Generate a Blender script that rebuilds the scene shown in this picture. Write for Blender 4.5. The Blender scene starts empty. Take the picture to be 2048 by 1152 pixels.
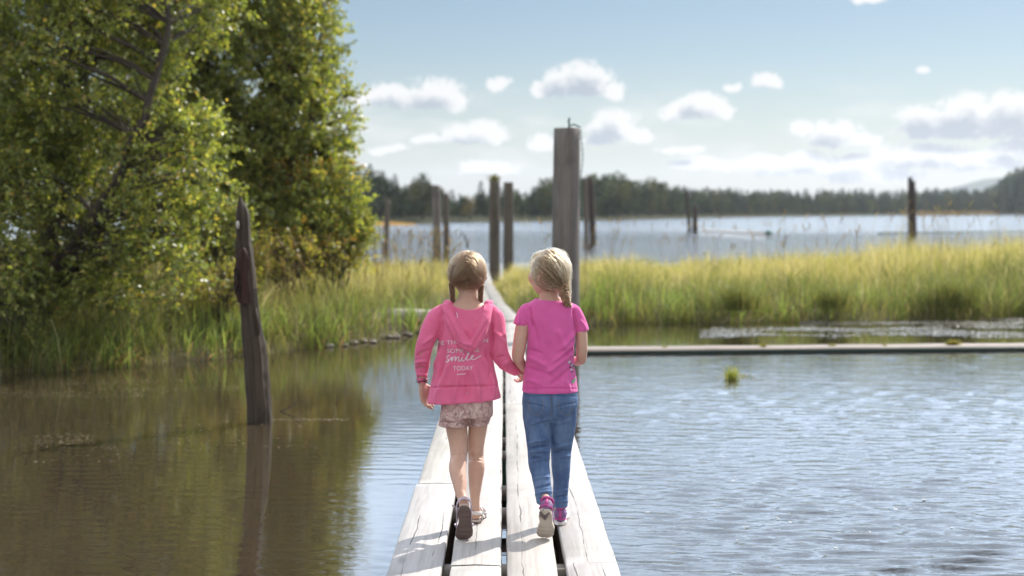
import bpy, bmesh, math, random
import numpy as np
from mathutils import Vector, Matrix, noise
from mathutils.bvhtree import BVHTree

random.seed(7)
rng = np.random.default_rng(11)
R = math.radians
scene = bpy.context.scene
COL = scene.collection
PI = math.pi

# ------------------------------------------------------------------ camera
F = 2844.0                       # focal length in photo pixels (50 mm on 36 mm, 2048 px)
DECK = 0.17                      # deck above the water (water is z = 0)
ZC = DECK + 1.5
PITCH = math.atan((576 - 419) / F)
YAW = math.atan((1024 - 1008) / F)
cam_d = bpy.data.cameras.new('camera')
cam = bpy.data.objects.new('camera', cam_d)
COL.objects.link(cam)
cam.location = (0, 0, ZC)
cam.rotation_euler = (PI / 2 - PITCH, 0, -YAW)
cam_d.lens = 50
cam_d.sensor_width = 36
cam_d.clip_start = 0.1
cam_d.clip_end = 6000
cam_d.dof.use_dof = True
cam_d.dof.focus_distance = 6.55
cam_d.dof.aperture_fstop = 2.1
scene.camera = cam
CM = cam.rotation_euler.to_matrix()


def ray(px, py):
    return CM @ Vector(((px - 1024) / F, (576 - py) / F, -1.0))


def at(px, py, Y):
    d = ray(px, py)
    t = Y / d.y
    return Vector((d.x * t, Y, ZC + d.z * t))


def ground(px, py, z=0.0):
    d = ray(px, py)
    t = (z - ZC) / d.z
    return Vector((d.x * t, d.y * t, z))


CMi = np.array(CM.inverted())


def project(V):
    """photo pixels of an (n,3) array (used only to aim folds at the right spot of a garment)"""
    q = (V - np.array([0, 0, ZC])) @ CMi.T
    return 1024 + F * q[:, 0] / -q[:, 2], 576 - F * q[:, 1] / -q[:, 2]


# ------------------------------------------------------------------ tagging
def tag(o, label=None, cat=None, group=None, kind=None):
    if label:
        o['label'] = label
    if cat:
        o['category'] = cat
    if group:
        o['group'] = group
    if kind:
        o['kind'] = kind
    return o


def empty(name, loc=(0, 0, 0), label=None, cat=None, group=None):
    o = bpy.data.objects.new(name, None)
    COL.objects.link(o)
    o.location = loc
    o.empty_display_size = 0.1
    return tag(o, label, cat, group)


def link(name, me, mat=None, parent=None, smooth=True):
    o = bpy.data.objects.new(name, me)
    COL.objects.link(o)
    if mat and not me.materials:
        me.materials.append(mat)
    if parent:
        o.parent = parent
        o.matrix_parent_inverse = Matrix.Translation(-Vector(parent.location))
    if smooth:
        me.polygons.foreach_set('use_smooth', np.ones(len(me.polygons), dtype=bool))
    return o


def np_mesh(name, V, Q, col=None, pc=None):
    """quads mesh from numpy"""
    V = np.asarray(V, dtype=np.float32)
    Q = np.asarray(Q, dtype=np.int32)
    me = bpy.data.meshes.new(name)
    me.vertices.add(len(V))
    me.vertices.foreach_set('co', V.ravel())
    k = Q.shape[1]
    me.loops.add(Q.size)
    me.loops.foreach_set('vertex_index', Q.ravel())
    me.polygons.add(len(Q))
    me.polygons.foreach_set('loop_start', np.arange(0, Q.size, k, dtype=np.int32))
    me.update(calc_edges=True)
    if col is not None:
        a = me.color_attributes.new('Col', 'FLOAT_COLOR', 'POINT')
        c = np.ones((len(V), 4), dtype=np.float32)
        c[:, :3] = col
        a.data.foreach_set('color', c.ravel())
    if pc is not None:
        a = me.attributes.new('pc', 'FLOAT_VECTOR', 'POINT')
        a.data.foreach_set('vector', np.asarray(pc, dtype=np.float32).ravel())
    return me


class MB:
    """collects quads"""
    def __init__(self):
        self.V, self.Q, self.C, self.P, self.n = [], [], [], [], 0

    def add(self, V, Q, col=None, pc=None):
        V = np.asarray(V, dtype=float)
        self.V.append(V)
        self.Q.append(np.asarray(Q, dtype=int) + self.n)
        self.C.append(np.ones((len(V), 3)) * (np.asarray(col) if col is not None else np.ones(3)))
        self.P.append(np.asarray(pc) if pc is not None else V)
        self.n += len(V)

    def tube(self, pts, rad, n=8, col=None, cap=True, aspect=1.0):
        pts = [Vector(p) for p in pts]
        if isinstance(rad, (int, float)):
            rad = [rad] * len(pts)
        if cap:
            pts = [pts[0]] + pts + [pts[-1]]
            rad = [rad[0] * .02] + list(rad) + [rad[-1] * .02]
        rings, pc = [], []
        ref = None
        L = 0
        for i, p in enumerate(pts):
            a = pts[max(i - 1, 0)]
            b = pts[min(i + 1, len(pts) - 1)]
            if cap and i in (0, 1):
                a, b = pts[1], pts[2]
            if cap and i >= len(pts) - 2:
                a, b = pts[-3], pts[-2]
            t = (b - a)
            t = t.normalized() if t.length > 1e-9 else Vector((0, 0, 1))
            if ref is None:
                ref = Vector((1, 0, 0)) if abs(t.x) < .8 else Vector((0, 1, 0))
            u = (ref - t * ref.dot(t)).normalized()
            ref = u
            v = t.cross(u)
            if i:
                L += (p - pts[i - 1]).length
            for k in range(n):
                an = 2 * PI * k / n
                rings.append(p + (u * math.cos(an) + v * math.sin(an) * aspect) * rad[i])
                pc.append((math.cos(an) * rad[i] * 1.5, math.sin(an) * rad[i] * 1.5, L))
        Q = []
        for i in range(len(pts) - 1):
            for k in range(n):
                k2 = (k + 1) % n
                Q.append((i * n + k, i * n + k2, (i + 1) * n + k2, (i + 1) * n + k))
        self.add([tuple(r) for r in rings], Q, col, pc)

    def box(self, lo, hi, col=None, ch=0.0, pc=None):
        (x0, y0, z0), (x1, y1, z1) = lo, hi
        V = [(x, y, z) for z in (z0, z1) for y in (y0, y1) for x in (x0, x1)]
        Q = [(0, 2, 3, 1), (4, 5, 7, 6), (0, 1, 5, 4), (1, 3, 7, 5), (3, 2, 6, 7), (2, 0, 4, 6)]
        self.add(V, Q, col, pc)

    def build(self, name, mat, parent=None, smooth=True):
        me = np_mesh(name, np.concatenate(self.V), np.concatenate(self.Q),
                     np.concatenate(self.C), np.concatenate(self.P))
        return link(name, me, mat, parent, smooth)


# ------------------------------------------------------------------ node helpers
class NT:
    def __init__(self, tree):
        self.t = tree
        self.n = tree.nodes
        self.l = tree.links

    def set(self, sock, v):
        if v is None:
            return
        if hasattr(v, 'is_output') or isinstance(v, bpy.types.NodeSocket):
            self.l.new(v, sock)
        else:
            if sock.type == 'RGBA' and len(v) == 3:
                v = (*v, 1)
            sock.default_value = v

    def math(self, op, a, b=None, c=None, clamp=False):
        n = self.n.new('ShaderNodeMath')
        n.operation = op
        n.use_clamp = clamp
        for s, v in zip(n.inputs, (a, b, c)):
            self.set(s, v)
        return n.outputs[0]

    def vec(self, op, a, b=None, scale=None):
        n = self.n.new('ShaderNodeVectorMath')
        n.operation = op
        self.set(n.inputs[0], a)
        if b is not None:
            self.set(n.inputs[1], b)
        if scale is not None:
            self.set(n.inputs['Scale'], scale)
        return n.outputs['Value'] if op in ('LENGTH', 'DOT_PRODUCT', 'DISTANCE') else n.outputs[0]

    def noise(self, v, scale=5, detail=4, rough=.5, dist=0.0, color=False):
        n = self.n.new('ShaderNodeTexNoise')
        self.set(n.inputs['Vector'], v)
        n.inputs['Scale'].default_value = scale
        n.inputs['Detail'].default_value = detail
        n.inputs['Roughness'].default_value = rough
        n.inputs['Distortion'].default_value = dist
        return n.outputs['Color' if color else 'Fac']

    def mix(self, f, a, b, mode='MIX'):
        n = self.n.new('ShaderNodeMix')
        n.data_type = 'RGBA'
        n.blend_type = mode
        n.clamp_factor = True
        self.set(n.inputs[0], f)
        self.set(n.inputs[6], a)
        self.set(n.inputs[7], b)
        return n.outputs[2]

    def ramp(self, v, lo, hi, a=0.0, b=1.0, smooth=True):
        n = self.n.new('ShaderNodeMapRange')
        n.interpolation_type = 'SMOOTHSTEP' if smooth else 'LINEAR'
        self.set(n.inputs['Value'], v)
        self.set(n.inputs['From Min'], lo)
        self.set(n.inputs['From Max'], hi)
        self.set(n.inputs['To Min'], a)
        self.set(n.inputs['To Max'], b)
        return n.outputs[0]

    def attr(self, name, out='Color'):
        n = self.n.new('ShaderNodeAttribute')
        n.attribute_name = name
        return n.outputs[out]

    def coord(self, out='Object'):
        return self.n.new('ShaderNodeTexCoord').outputs[out]

    def bump(self, h, strength=.3, dist=.01, normal=None):
        n = self.n.new('ShaderNodeBump')
        self.set(n.inputs['Strength'], strength)
        self.set(n.inputs['Distance'], dist)
        self.set(n.inputs['Height'], h)
        if normal is not None:
            self.set(n.inputs['Normal'], normal)
        return n.outputs[0]

    def sep(self, v):
        n = self.n.new('ShaderNodeSeparateXYZ')
        self.set(n.inputs[0], v)
        return n.outputs

    def comb(self, x, y, z):
        n = self.n.new('ShaderNodeCombineXYZ')
        for s, v in zip(n.inputs, (x, y, z)):
            self.set(s, v)
        return n.outputs[0]


def material(name, base=(.5, .5, .5), rough=.6, spec=.5, **kw):
    m = bpy.data.materials.new(name)
    m.use_nodes = True
    t = NT(m.node_tree)
    p = m.node_tree.nodes['Principled BSDF']
    t.set(p.inputs['Base Color'], base)
    t.set(p.inputs['Roughness'], rough)
    t.set(p.inputs['Specular IOR Level'], spec)
    for k, v in kw.items():
        t.set(p.inputs[k.replace('_', ' ')], v)
    return m, t, p


def leaf_material(name, trans=.45, rough=.4, spec=.5, tint=(1.5, 1.35, .5)):
    m, t, p = material(name, rough=rough, spec=spec)
    c = t.attr('Col')
    t.set(p.inputs['Base Color'], c)
    tr = t.n.new('ShaderNodeBsdfTranslucent')
    t.set(tr.inputs['Color'], t.mix(1.0, c, tint, 'MULTIPLY'))
    mx = t.n.new('ShaderNodeMixShader')
    mx.inputs[0].default_value = trans
    t.l.new(p.outputs[0], mx.inputs[1])
    t.l.new(tr.outputs[0], mx.inputs[2])
    t.l.new(mx.outputs[0], t.n['Material Output'].inputs['Surface'])
    return m


# ------------------------------------------------------------------ light
SUN_EL, SUN_AZ = R(41), R(43)          # azimuth measured from +Y (view direction) towards +X
sd = Vector((math.sin(SUN_AZ) * math.cos(SUN_EL), math.cos(SUN_AZ) * math.cos(SUN_EL), math.sin(SUN_EL)))
sl = bpy.data.lights.new('sun', 'SUN')
sl.energy = 3.9
sl.angle = R(.53)
sl.color = (1.0, .945, .86)
so = bpy.data.objects.new('sun', sl)
COL.objects.link(so)
so.location = (20, 20, 30)
so.rotation_euler = (-sd).to_track_quat('-Z', 'Y').to_euler()

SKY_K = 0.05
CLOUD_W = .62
REAR_FILL_W = .82  # radiance of the unseen cloud layer added as fill
scene.view_settings.view_transform = 'Standard'
scene.view_settings.look = 'None'
scene.view_settings.exposure = 0.7
scene.view_settings.gamma = 1
scene.cycles.max_bounces = 6
scene.cycles.diffuse_bounces = 3
scene.cycles.glossy_bounces = 3
scene.cycles.transmission_bounces = 4
scene.cycles.volume_bounces = 0


def build_world():
    w = bpy.data.worlds.new('World')
    scene.world = w
    w.use_nodes = True
    t = NT(w.node_tree)
    bg = t.n['Background']
    sky = t.n.new('ShaderNodeTexSky')
    sky.sky_type = 'NISHITA'
    sky.sun_disc = False
    sky.sun_elevation = SUN_EL
    sky.sun_rotation = SUN_AZ
    sky.altitude = 0
    sky.air_density = 1.0
    sky.dust_density = .2
    sky.ozone_density = 1.6
    d = t.coord('Generated')
    x, y, z = t.sep(d)
    front = t.ramp(y, .05, .2)
    yc = t.math('MAXIMUM', y, .05)
    u = t.math('DIVIDE', x, yc)
    v = t.math('DIVIDE', z, yc)
    uv = t.comb(u, v, 0)
    # warp
    wn = t.noise(uv, 38, 2, .55, color=True)
    warp = t.vec('SCALE', t.vec('SUBTRACT', wn, (.5, .5, .5)), scale=.013)
    uvw = t.vec('ADD', uv, warp)
    nb = t.noise(uvw, 64, 5, .66)
    nf = t.math('SUBTRACT', .36, t.math('ABSOLUTE', t.math('MULTIPLY_ADD', nb, 2.6, -1.3)))
    # cumulus: photo position, half width, half height
    blobs = [(790, 198, 62, 25), (868, 192, 60, 34), (915, 205, 22, 20), (735, 200, 40, 16), (998, 168, 25, 11),
             (1080, 180, 24, 13), (1130, 165, 40, 32), (1175, 158, 46, 36), (1222, 182, 28, 20), (1185, 182, 60, 18),
             (945, 270, 60, 26), (905, 275, 26, 12), (990, 276, 26, 12), (855, 278, 26, 10), (1222, 260, 50, 36), (1270, 274, 34, 15), (1180, 285, 40, 12),
             (1352, 226, 36, 18), (1405, 215, 48, 26), (1450, 222, 22, 15), (1465, 178, 20, 9), (1530, 168, 36, 18),
             (1605, 258, 28, 16), (1668, 272, 52, 32), (1720, 285, 40, 16),
             (1850, 240, 60, 32), (1930, 235, 90, 42), (2020, 238, 70, 46), (1900, 265, 110, 18), (2060, 260, 60, 30),
             (1850, 318, 110, 30), (1960, 325, 80, 26), (1600, 330, 80, 26), (1690, 335, 70, 26), (1520, 325, 50, 20),
             (1400, 330, 60, 14), (1085, 285, 30, 18), (1360, 300, 50, 10),(1750, 355, 90, 18), (2030, 300, 50, 20),
             (975, 340, 60, 18), (780, 300, 40, 8), (1845, 141, 14, 8), (1735, 2, 30, 9)]
    m = None
    g = None
    for (bx, by, bw, bh) in blobs:
        c = ((bx - 1008) / F, (419 - by) / F, 0)
        sx, sy = F / bw, F / bh
        n = t.n.new('ShaderNodeVectorMath')
        n.operation = 'MULTIPLY_ADD'
        t.set(n.inputs[0], uvw)
        n.inputs[1].default_value = (sx, sy, 0)
        n.inputs[2].default_value = (-c[0] * sx, -c[1] * sy, 0)
        dv = n.outputs[0]
        r = t.vec('LENGTH', dv)
        if bw > 34:
            ly = t.vec('DOT_PRODUCT', dv, (0, 1, 0))
            r = t.math('MAXIMUM', r, t.math('MULTIPLY_ADD', ly, -2.0, -.25))     # flat base
            o_ = t.vec('LENGTH', t.vec('ADD', dv, (.0045 * sx, .0088 * sy, 0)))    # thickness towards the light
            g = o_ if g is None else t.math('MINIMUM', g, o_)
        m = r if m is None else t.math('MINIMUM', m, r)
    m = t.math('SUBTRACT', 1.0, m)
    g = t.math('SUBTRACT', 1.0, g)
    dens = t.math('MULTIPLY_ADD', nf, 1.15, m)
    alpha = t.ramp(dens, .0, .46)
    grey = t.ramp(t.math('MULTIPLY_ADD', nf, .8, g), .05, .85)
    # thin low veil of cloud near the horizon
    vb = t.math('MULTIPLY', t.ramp(v, .012, .035), t.ramp(v, .10, .05))
    vn = t.noise(t.vec('MULTIPLY', uv, (14, 46, 1)), 1.0, 3, .55)
    veil = t.math('MULTIPLY', t.math('MULTIPLY', vb, t.ramp(vn, .42, .72)), .45)
    skyc = t.vec('SCALE', sky.outputs[0], scale=SKY_K)
    # milky haze band that fades out with elevation
    hz = t.math('POWER', t.ramp(z, .0, .115, 1.0, 0.0, False), 1.5)
    skyc = t.mix(t.math('MULTIPLY', hz, .75), skyc, (.62 * CLOUD_W, .655 * CLOUD_W, .69 * CLOUD_W))
    white = (.97 * CLOUD_W, .96 * CLOUD_W, .95 * CLOUD_W)
    shade = (.45 * CLOUD_W, .505 * CLOUD_W, .585 * CLOUD_W)
    cc = t.mix(grey, white, shade)
    a = t.math('MULTIPLY', t.math('MULTIPLY', alpha, front), .9)
    # unseen bright cloud added above the frame for reflections; rear cumulus added as fill light
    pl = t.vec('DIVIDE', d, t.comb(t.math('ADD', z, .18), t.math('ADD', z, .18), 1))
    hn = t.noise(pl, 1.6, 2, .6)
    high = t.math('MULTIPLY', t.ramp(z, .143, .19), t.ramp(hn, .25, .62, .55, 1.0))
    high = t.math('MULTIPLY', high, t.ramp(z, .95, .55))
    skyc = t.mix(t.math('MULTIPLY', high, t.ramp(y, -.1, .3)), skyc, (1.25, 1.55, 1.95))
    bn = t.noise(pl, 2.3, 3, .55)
    rear_fill = t.math('MULTIPLY', t.math('MULTIPLY', t.ramp(bn, .40, .56), t.ramp(y, .45, .0)), t.ramp(z, .02, .10))
    skyc = t.mix(rear_fill, skyc, (REAR_FILL_W, REAR_FILL_W * .985, REAR_FILL_W * .96))
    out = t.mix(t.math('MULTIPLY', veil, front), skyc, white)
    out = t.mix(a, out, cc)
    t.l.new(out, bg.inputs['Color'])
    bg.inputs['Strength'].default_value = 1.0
    w.cycles.sampling_method = 'MANUAL'
    w.cycles.sample_map_resolution = 512


build_world()


# ------------------------------------------------------------------ materials
def wood_mat(name, light, dark, crack=.8, rough=.75, scale=1.0, moss=None, bumpk=.5, plank=False):
    """weathered timber; 'pc' attribute: x, y across the grain, z along it (or y along for planks)"""
    m, t, p = material(name, rough=rough, spec=.25)
    c = t.attr('pc', 'Vector')
    tint = t.attr('Col')
    g1 = t.noise(t.vec('MULTIPLY', c, (55 * scale, 55 * scale, 2.2 * scale)), 1, 5, .6, .3)
    g2 = t.noise(t.vec('MULTIPLY', c, (9 * scale, 9 * scale, .8 * scale)), 1, 4, .55, .4)
    g3 = t.noise(c, 3.5, 4, .6)
    col = t.mix(t.ramp(g1, .3, .7), dark, light)
    col = t.mix(t.ramp(g2, .35, .75), col, light)
    col = t.mix(t.ramp(g3, .46, .74, 0, .6), col, dark)
    wv = t.vec('ADD', c, t.vec('SCALE', t.noise(t.vec('MULTIPLY', c, (3, 3, 5)), 1, 3, .6, color=True), scale=.018))
    ck = t.noise(t.vec('MULTIPLY', wv, (7 * scale, 7 * scale, .22 * scale)), 1, 1, .4)
    line = t.ramp(t.math('ABSOLUTE', t.math('SUBTRACT', ck, .5)), .003, .011, 1, 0)
    gate = t.ramp(t.noise(t.vec('MULTIPLY', c, (2.5, 2.5, 1.6)), 1, 3, .6), .47, .56)
    if plank:      # drying checks: thin lines that wander along the board
        x, y, z = t.sep(c)
        wob = t.noise(t.vec('MULTIPLY', c, (.9, .9, 1.1)), 1, 4, .62)
        q = t.math('MULTIPLY_ADD', wob, .55, t.math('MULTIPLY', x, 8.5))
        dist = t.math('ABSOLUTE', t.math('SUBTRACT', t.math('FRACT', q), .5))
        wid = t.ramp(t.noise(t.vec('MULTIPLY', c, (2, 2, 2.6)), 1, 3, .6), .38, .66, 0, .028)
        line = t.math('LESS_THAN', dist, wid)
        gate = t.ramp(t.noise(t.vec('MULTIPLY', c, (2.2, 2.2, .5)), 1, 2, .6), .42, .5)
        kn = t.n.new('ShaderNodeTexVoronoi')
        t.set(kn.inputs['Vector'], t.vec('MULTIPLY', c, (6, 6, 1.7)))
        kn.inputs['Scale'].default_value = 1
        col = t.mix(t.ramp(kn.outputs['Distance'], .05, .16, .55, 0), col, tuple(v * .6 for v in dark))
    ckf = t.math('MULTIPLY', t.math('MULTIPLY', line, gate), crack)
    col = t.mix(ckf, col, tuple(x * .22 for x in dark))
    if moss:
        col = t.mix(t.ramp(t.noise(c, 6, 5, .6), .45, .65), col, moss)
    col = t.mix(1.0, col, tint, 'MULTIPLY')
    t.set(p.inputs['Base Color'], col)
    h = t.math('SUBTRACT', t.math('MULTIPLY_ADD', g1, .35, t.math('MULTIPLY', g2, .3)), t.math('MULTIPLY', ckf, 1.0))
    t.set(p.inputs['Normal'], t.bump(h, bumpk, .006))
    return m


M_plank = wood_mat('bleached_planks', (.52, .495, .475), (.365, .345, .328), crack=.85, bumpk=.35, plank=True)
M_under = wood_mat('wet_timber', (.10, .07, .05), (.05, .035, .025))
M_green = wood_mat('algae_green_log', (.035, .10, .075), (.02, .055, .04))
M_wetgreen = wood_mat('wet_green_timber', (.022, .045, .038), (.012, .022, .018))
M_post = wood_mat('grey_post_wood', (.23, .21, .195), (.09, .082, .078), crack=.95, scale=.7)
M_postf = wood_mat('brown_post_wood', (.155, .135, .11), (.07, .06, .05), scale=.6)
M_dark = wood_mat('dark_pile_wood', (.075, .06, .05), (.03, .025, .022), scale=.6)
M_snag = wood_mat('rotten_snag_wood', (.09, .07, .054), (.022, .017, .0135), crack=.9, scale=.8, bumpk=1.0)
M_snagbark = wood_mat('red_brown_bark', (.06, .028, .022), (.025, .013, .011), scale=.9, bumpk=1.0)
M_boom = wood_mat('boom_timber', (.33, .28, .245), (.20, .165, .14), scale=.6)
M_log = wood_mat('bleached_log', (.62, .58, .53), (.42, .38, .34), scale=.5)
M_bark = wood_mat('tree_bark', (.10, .085, .07), (.045, .036, .03), scale=.5, bumpk=.8)
M_leaf = leaf_material('willow_leaf', .50, .36, .75)
M_leaf2 = leaf_material('alder_leaf', .50, .36, .8)
M_grass = leaf_material('grass_blade', .56, .45, .35, (1.4, 1.26, .8))
M_far = leaf_material('far_foliage', .25, .7, .1, (1.2, 1.2, .6))
M_weed = leaf_material('floating_weed', .15, .35, .6, (1, 1, 1))


def soil_mat():
    m, t, p = material('bank_mud', rough=.85, spec=.3)
    c = t.coord()
    n = t.noise(c, 2.5, 6, .6)
    n2 = t.noise(c, 22, 5, .6)
    col = t.mix(t.ramp(n, .35, .65), (.06, .045, .028), (.12, .10, .045))
    col = t.mix(t.ramp(n2, .5, .7, 0, .5), col, (.17, .14, .09))
    t.set(p.inputs['Base Color'], col)
    t.set(p.inputs['Normal'], t.bump(n2, .6, .03))
    return m


M_soil = soil_mat()


def water_mat(name, near):
    m, t, p = material(name, rough=.03, spec=.5, IOR=1.5 if near else 2.2)
    g = t.n.new('ShaderNodeNewGeometry').outputs['Position']
    x, y, z = t.sep(g)
    nb = t.noise(g, .35, 4, .55)
    col = t.mix(nb, (.045, .032, .0175), (.058, .043, .025))
    if near:
        right = t.ramp(x, -.2, 1.2)
        col = t.mix(right, col, (.030, .023, .017))
        t.set(p.inputs['Base Color'], col)
        fine = t.noise(t.vec('MULTIPLY', g, (7, 17, 1)), 1, 3, .5, .2)
        mid = t.noise(t.vec('MULTIPLY', g, (2.2, 5.5, 1)), 1, 3, .5, .2)
        calm = t.ramp(y, 18, 12)
        st = t.math('MULTIPLY_ADD', t.math('MULTIPLY', right, calm), .20, .035)
        nrm = t.bump(t.math('MULTIPLY_ADD', mid, 2.0, fine), st, .018)
    else:
        t.set(p.inputs['Base Color'], col)
        a = t.noise(t.vec('MULTIPLY', g, (1.1, 2.6, 1)), 1, 4, .6)
        patch = t.noise(t.vec('MULTIPLY', g, (.012, .05, 1)), 1, 3, .5)
        wind = t.ramp(t.math('MULTIPLY_ADD', patch, 60.0, y), 122, 142)
        st = t.math('MULTIPLY_ADD', wind, .26, .17)
        nrm = t.bump(a, st, .35)
        t.set(p.inputs['Roughness'], t.math('MULTIPLY_ADD', wind, .12, .03))
    t.set(p.inputs['Normal'], nrm)
    if near:
        p.inputs['Subsurface Weight'].default_value = 1.0
        p.inputs['Subsurface Radius'].default_value = (1.0, .8, .5)
        p.inputs['Subsurface Scale'].default_value = .9
    return m


# ------------------------------------------------------------------ water
def water():
    ys = [4.0]
    while ys[-1] < 44:
        ys.append(ys[-1] * 1.0042)
    ys = np.array(ys)
    xs = np.arange(-15, 17.01, .042)
    X, Y = np.meshgrid(xs, ys)
    Z = np.zeros_like(X)
    r = np.random.default_rng(3)
    for i in range(60):
        lam = r.uniform(.075, .20)
        th = r.normal(R(260), R(12))
        k = 2 * PI / lam
        a = lam * .0062 * r.uniform(.5, 1.2)
        Z += a * np.sin(k * (X * math.cos(th) + Y * math.sin(th)) + r.uniform(0, 6.28))

    def sm(v, a, b):
        q = np.clip((v - a) / (b - a), 0, 1)
        return q * q * (3 - 2 * q)
    gust = .8 + .2 * np.sin(X * .9 + Y * .35) * np.sin(Y * .8 - X * .3)
    A = .07 + sm(X, .2, 1.4) * (.30 + .70 * sm(Y, 15, 9.0)) * gust
    A = A * (1 - sm(Y, 16.2, 16.8) * .8)
    A = A * (1 - sm(Y, 38, 42)) * (1 - sm(np.abs(X - 1), 13, 15))
    # calm lee on the left right beside the deck
    Z = Z * A
    V = np.stack([X, Y, Z], -1).reshape(-1, 3)
    nx, ny = len(xs), len(ys)
    i = (np.arange(ny - 1)[:, None] * nx + np.arange(nx - 1)[None]).ravel()
    Q = np.stack([i, i + 1, i + nx + 1, i + nx], -1)
    o = link('pond_water', np_mesh('pond_water', V, Q), water_mat('pond_water', True))
    tag(o, 'muddy brown pond water with small ripples on both sides of the boardwalk', kind='structure')
    S = 5000
    V = [(-S, -S, -.025), (S, -S, -.025), (S, S, -.025), (-S, S, -.025)]
    o = link('lake_water', np_mesh('lake_water', V, [(0, 1, 2, 3)]), water_mat('lake_water', False))
    tag(o, 'open lake water reaching the wooded far shore', kind='structure')


water()

# ------------------------------------------------------------------ banks
FRONT = [(-30, 13.2), (-9, 13.6)] + [tuple(ground(px, py))[:2] for px, py in
         [(0, 746), (200, 737), (400, 720), (560, 702), (700, 688), (790, 672), (880, 658), (1010, 650),
          (1165, 646), (1300, 645), (1500, 643), (1800, 640), (2048, 632)]] + [(12, 23), (40, 24)]
FX, FY = np.array([a for a, b in FRONT]), np.array([b for a, b in FRONT])
BXs = np.array([-30, -9, -6, -4.2, -2.8, -1.6, -.9, -.1, .5, 2, 5, 8, 12, 40])
BYs = np.array([70, 60, 46, 36, 33.5, 33, 31, 30, 31, 31.5, 32, 33, 36, 40])


def bank_h(x, y):
    x = np.asarray(x, dtype=float)
    y = np.asarray(y, dtype=float)
    w = .12 * np.sin(x * 3.1 + 1) + .08 * np.sin(x * 7.3)
    d1 = y - (np.interp(x, FX, FY) + w)
    d2 = np.interp(x, BXs, BYs) + 2 * w - y
    d = np.minimum(d1, d2)
    h = np.where(d > 0, .30 * (1 - np.exp(-d / 1.0)), d * .5)
    h = h + np.where(d > 0, .03 * np.sin(x * 2.3 + y) * np.clip(d, 0, 1), 0)
    pth = np.abs(x - np.interp(y, PATH_Y, PATH_X))
    h = np.where((h > .06), h - (h - .06) * np.exp(-(pth / .45) ** 4), h)
    return np.maximum(h, -.5), d, d1


PATH_Y = [18.2, 20.0, 22.6, 24.8, 28.0, 33.0, 36.0]
PATH_X = [.02, -.03, -.20, -.28, -.42, -.55, -.6]


def path_x(y):
    return np.interp(y, PATH_Y, PATH_X)


def banks():
    xs = np.arange(-26, 24, .22)
    ys = np.arange(12, 64, .22)
    X, Y = np.meshgrid(xs, ys)
    H, d, _ = bank_h(X, Y)
    V = np.stack([X, Y, H], -1).reshape(-1, 3)
    nx, ny = len(xs), len(ys)
    i = (np.arange(ny - 1)[:, None] * nx + np.arange(nx - 1)[None]).ravel()
    Q = np.stack([i, i + 1, i + nx + 1, i + nx], -1)
    keep = (d.reshape(-1)[Q] > -.7).any(1)
    o = link('bank_ground', np_mesh('bank_ground', V, Q[keep]), M_soil)
    tag(o, 'low muddy bank of land between the pond and the lake', kind='structure')


banks()


# ------------------------------------------------------------------ grass
def blades(P, H, W, lean, droop, col, K=4, seed=0):
    """P (n,3), H heights, W widths, lean angle dir (n), droop (n), col (n,3) -> V,Q,C"""
    r = np.random.default_rng(seed)
    n = len(P)
    t = np.linspace(0, 1, K + 1)
    dx, dy = np.cos(lean), np.sin(lean)
    fa = r.uniform(0, PI, n)
    fx, fy = np.cos(fa), np.sin(fa)
    V = np.zeros((n, K + 1, 2, 3))
    for j, tt in enumerate(t):
        out = H * droop * tt ** 2
        up = H * (tt - .45 * droop * tt ** 2.2)
        c = P + np.stack([dx * out, dy * out, up], -1)
        w = W * (.55 + .45 * min(1, tt * 4)) * (1 - tt ** 2.2 * .93) * .5
        s = np.stack([fx * w, fy * w, np.zeros(n)], -1)
        V[:, j, 0] = c - s
        V[:, j, 1] = c + s
    base = np.arange(n)[:, None] * (2 * (K + 1)) + np.arange(K)[None] * 2
    base = base.reshape(-1)
    Q = np.stack([base, base + 1, base + 3, base + 2], -1)
    g = (.78 + .22 * t)[None, :, None, None]
    C = np.broadcast_to(col[:, None, None, :] * np.ones((1, K + 1, 2, 1)), V.shape)
    return V.reshape(-1, 3), Q, C.reshape(-1, 3)


def scatter(n, x0, x1, y0, y1, seed):
    r = np.random.default_rng(seed)
    x = r.uniform(x0, x1, n)
    y = r.uniform(y0, y1, n)
    h, d, d1 = bank_h(x, y)
    ok = (d > -.34)
    keepw = np.abs(x - path_x(y)) > .235
    ok &= np.where(y < 30.5, keepw, True)
    ok &= ~((x > -1.85) & (x < -.55) & (y > 18.75) & (y < 19.78))
    # clumping
    cl = np.array([noise.noise((a * 1.3, b * .9, 3.1)) for a, b in zip(x, y)])
    ok &= r.uniform(0, 1, n) < (.62 + .6 * cl)
    return x[ok], y[ok], np.maximum(h[ok], -.03), d[ok], d1[ok], cl[ok]


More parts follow.
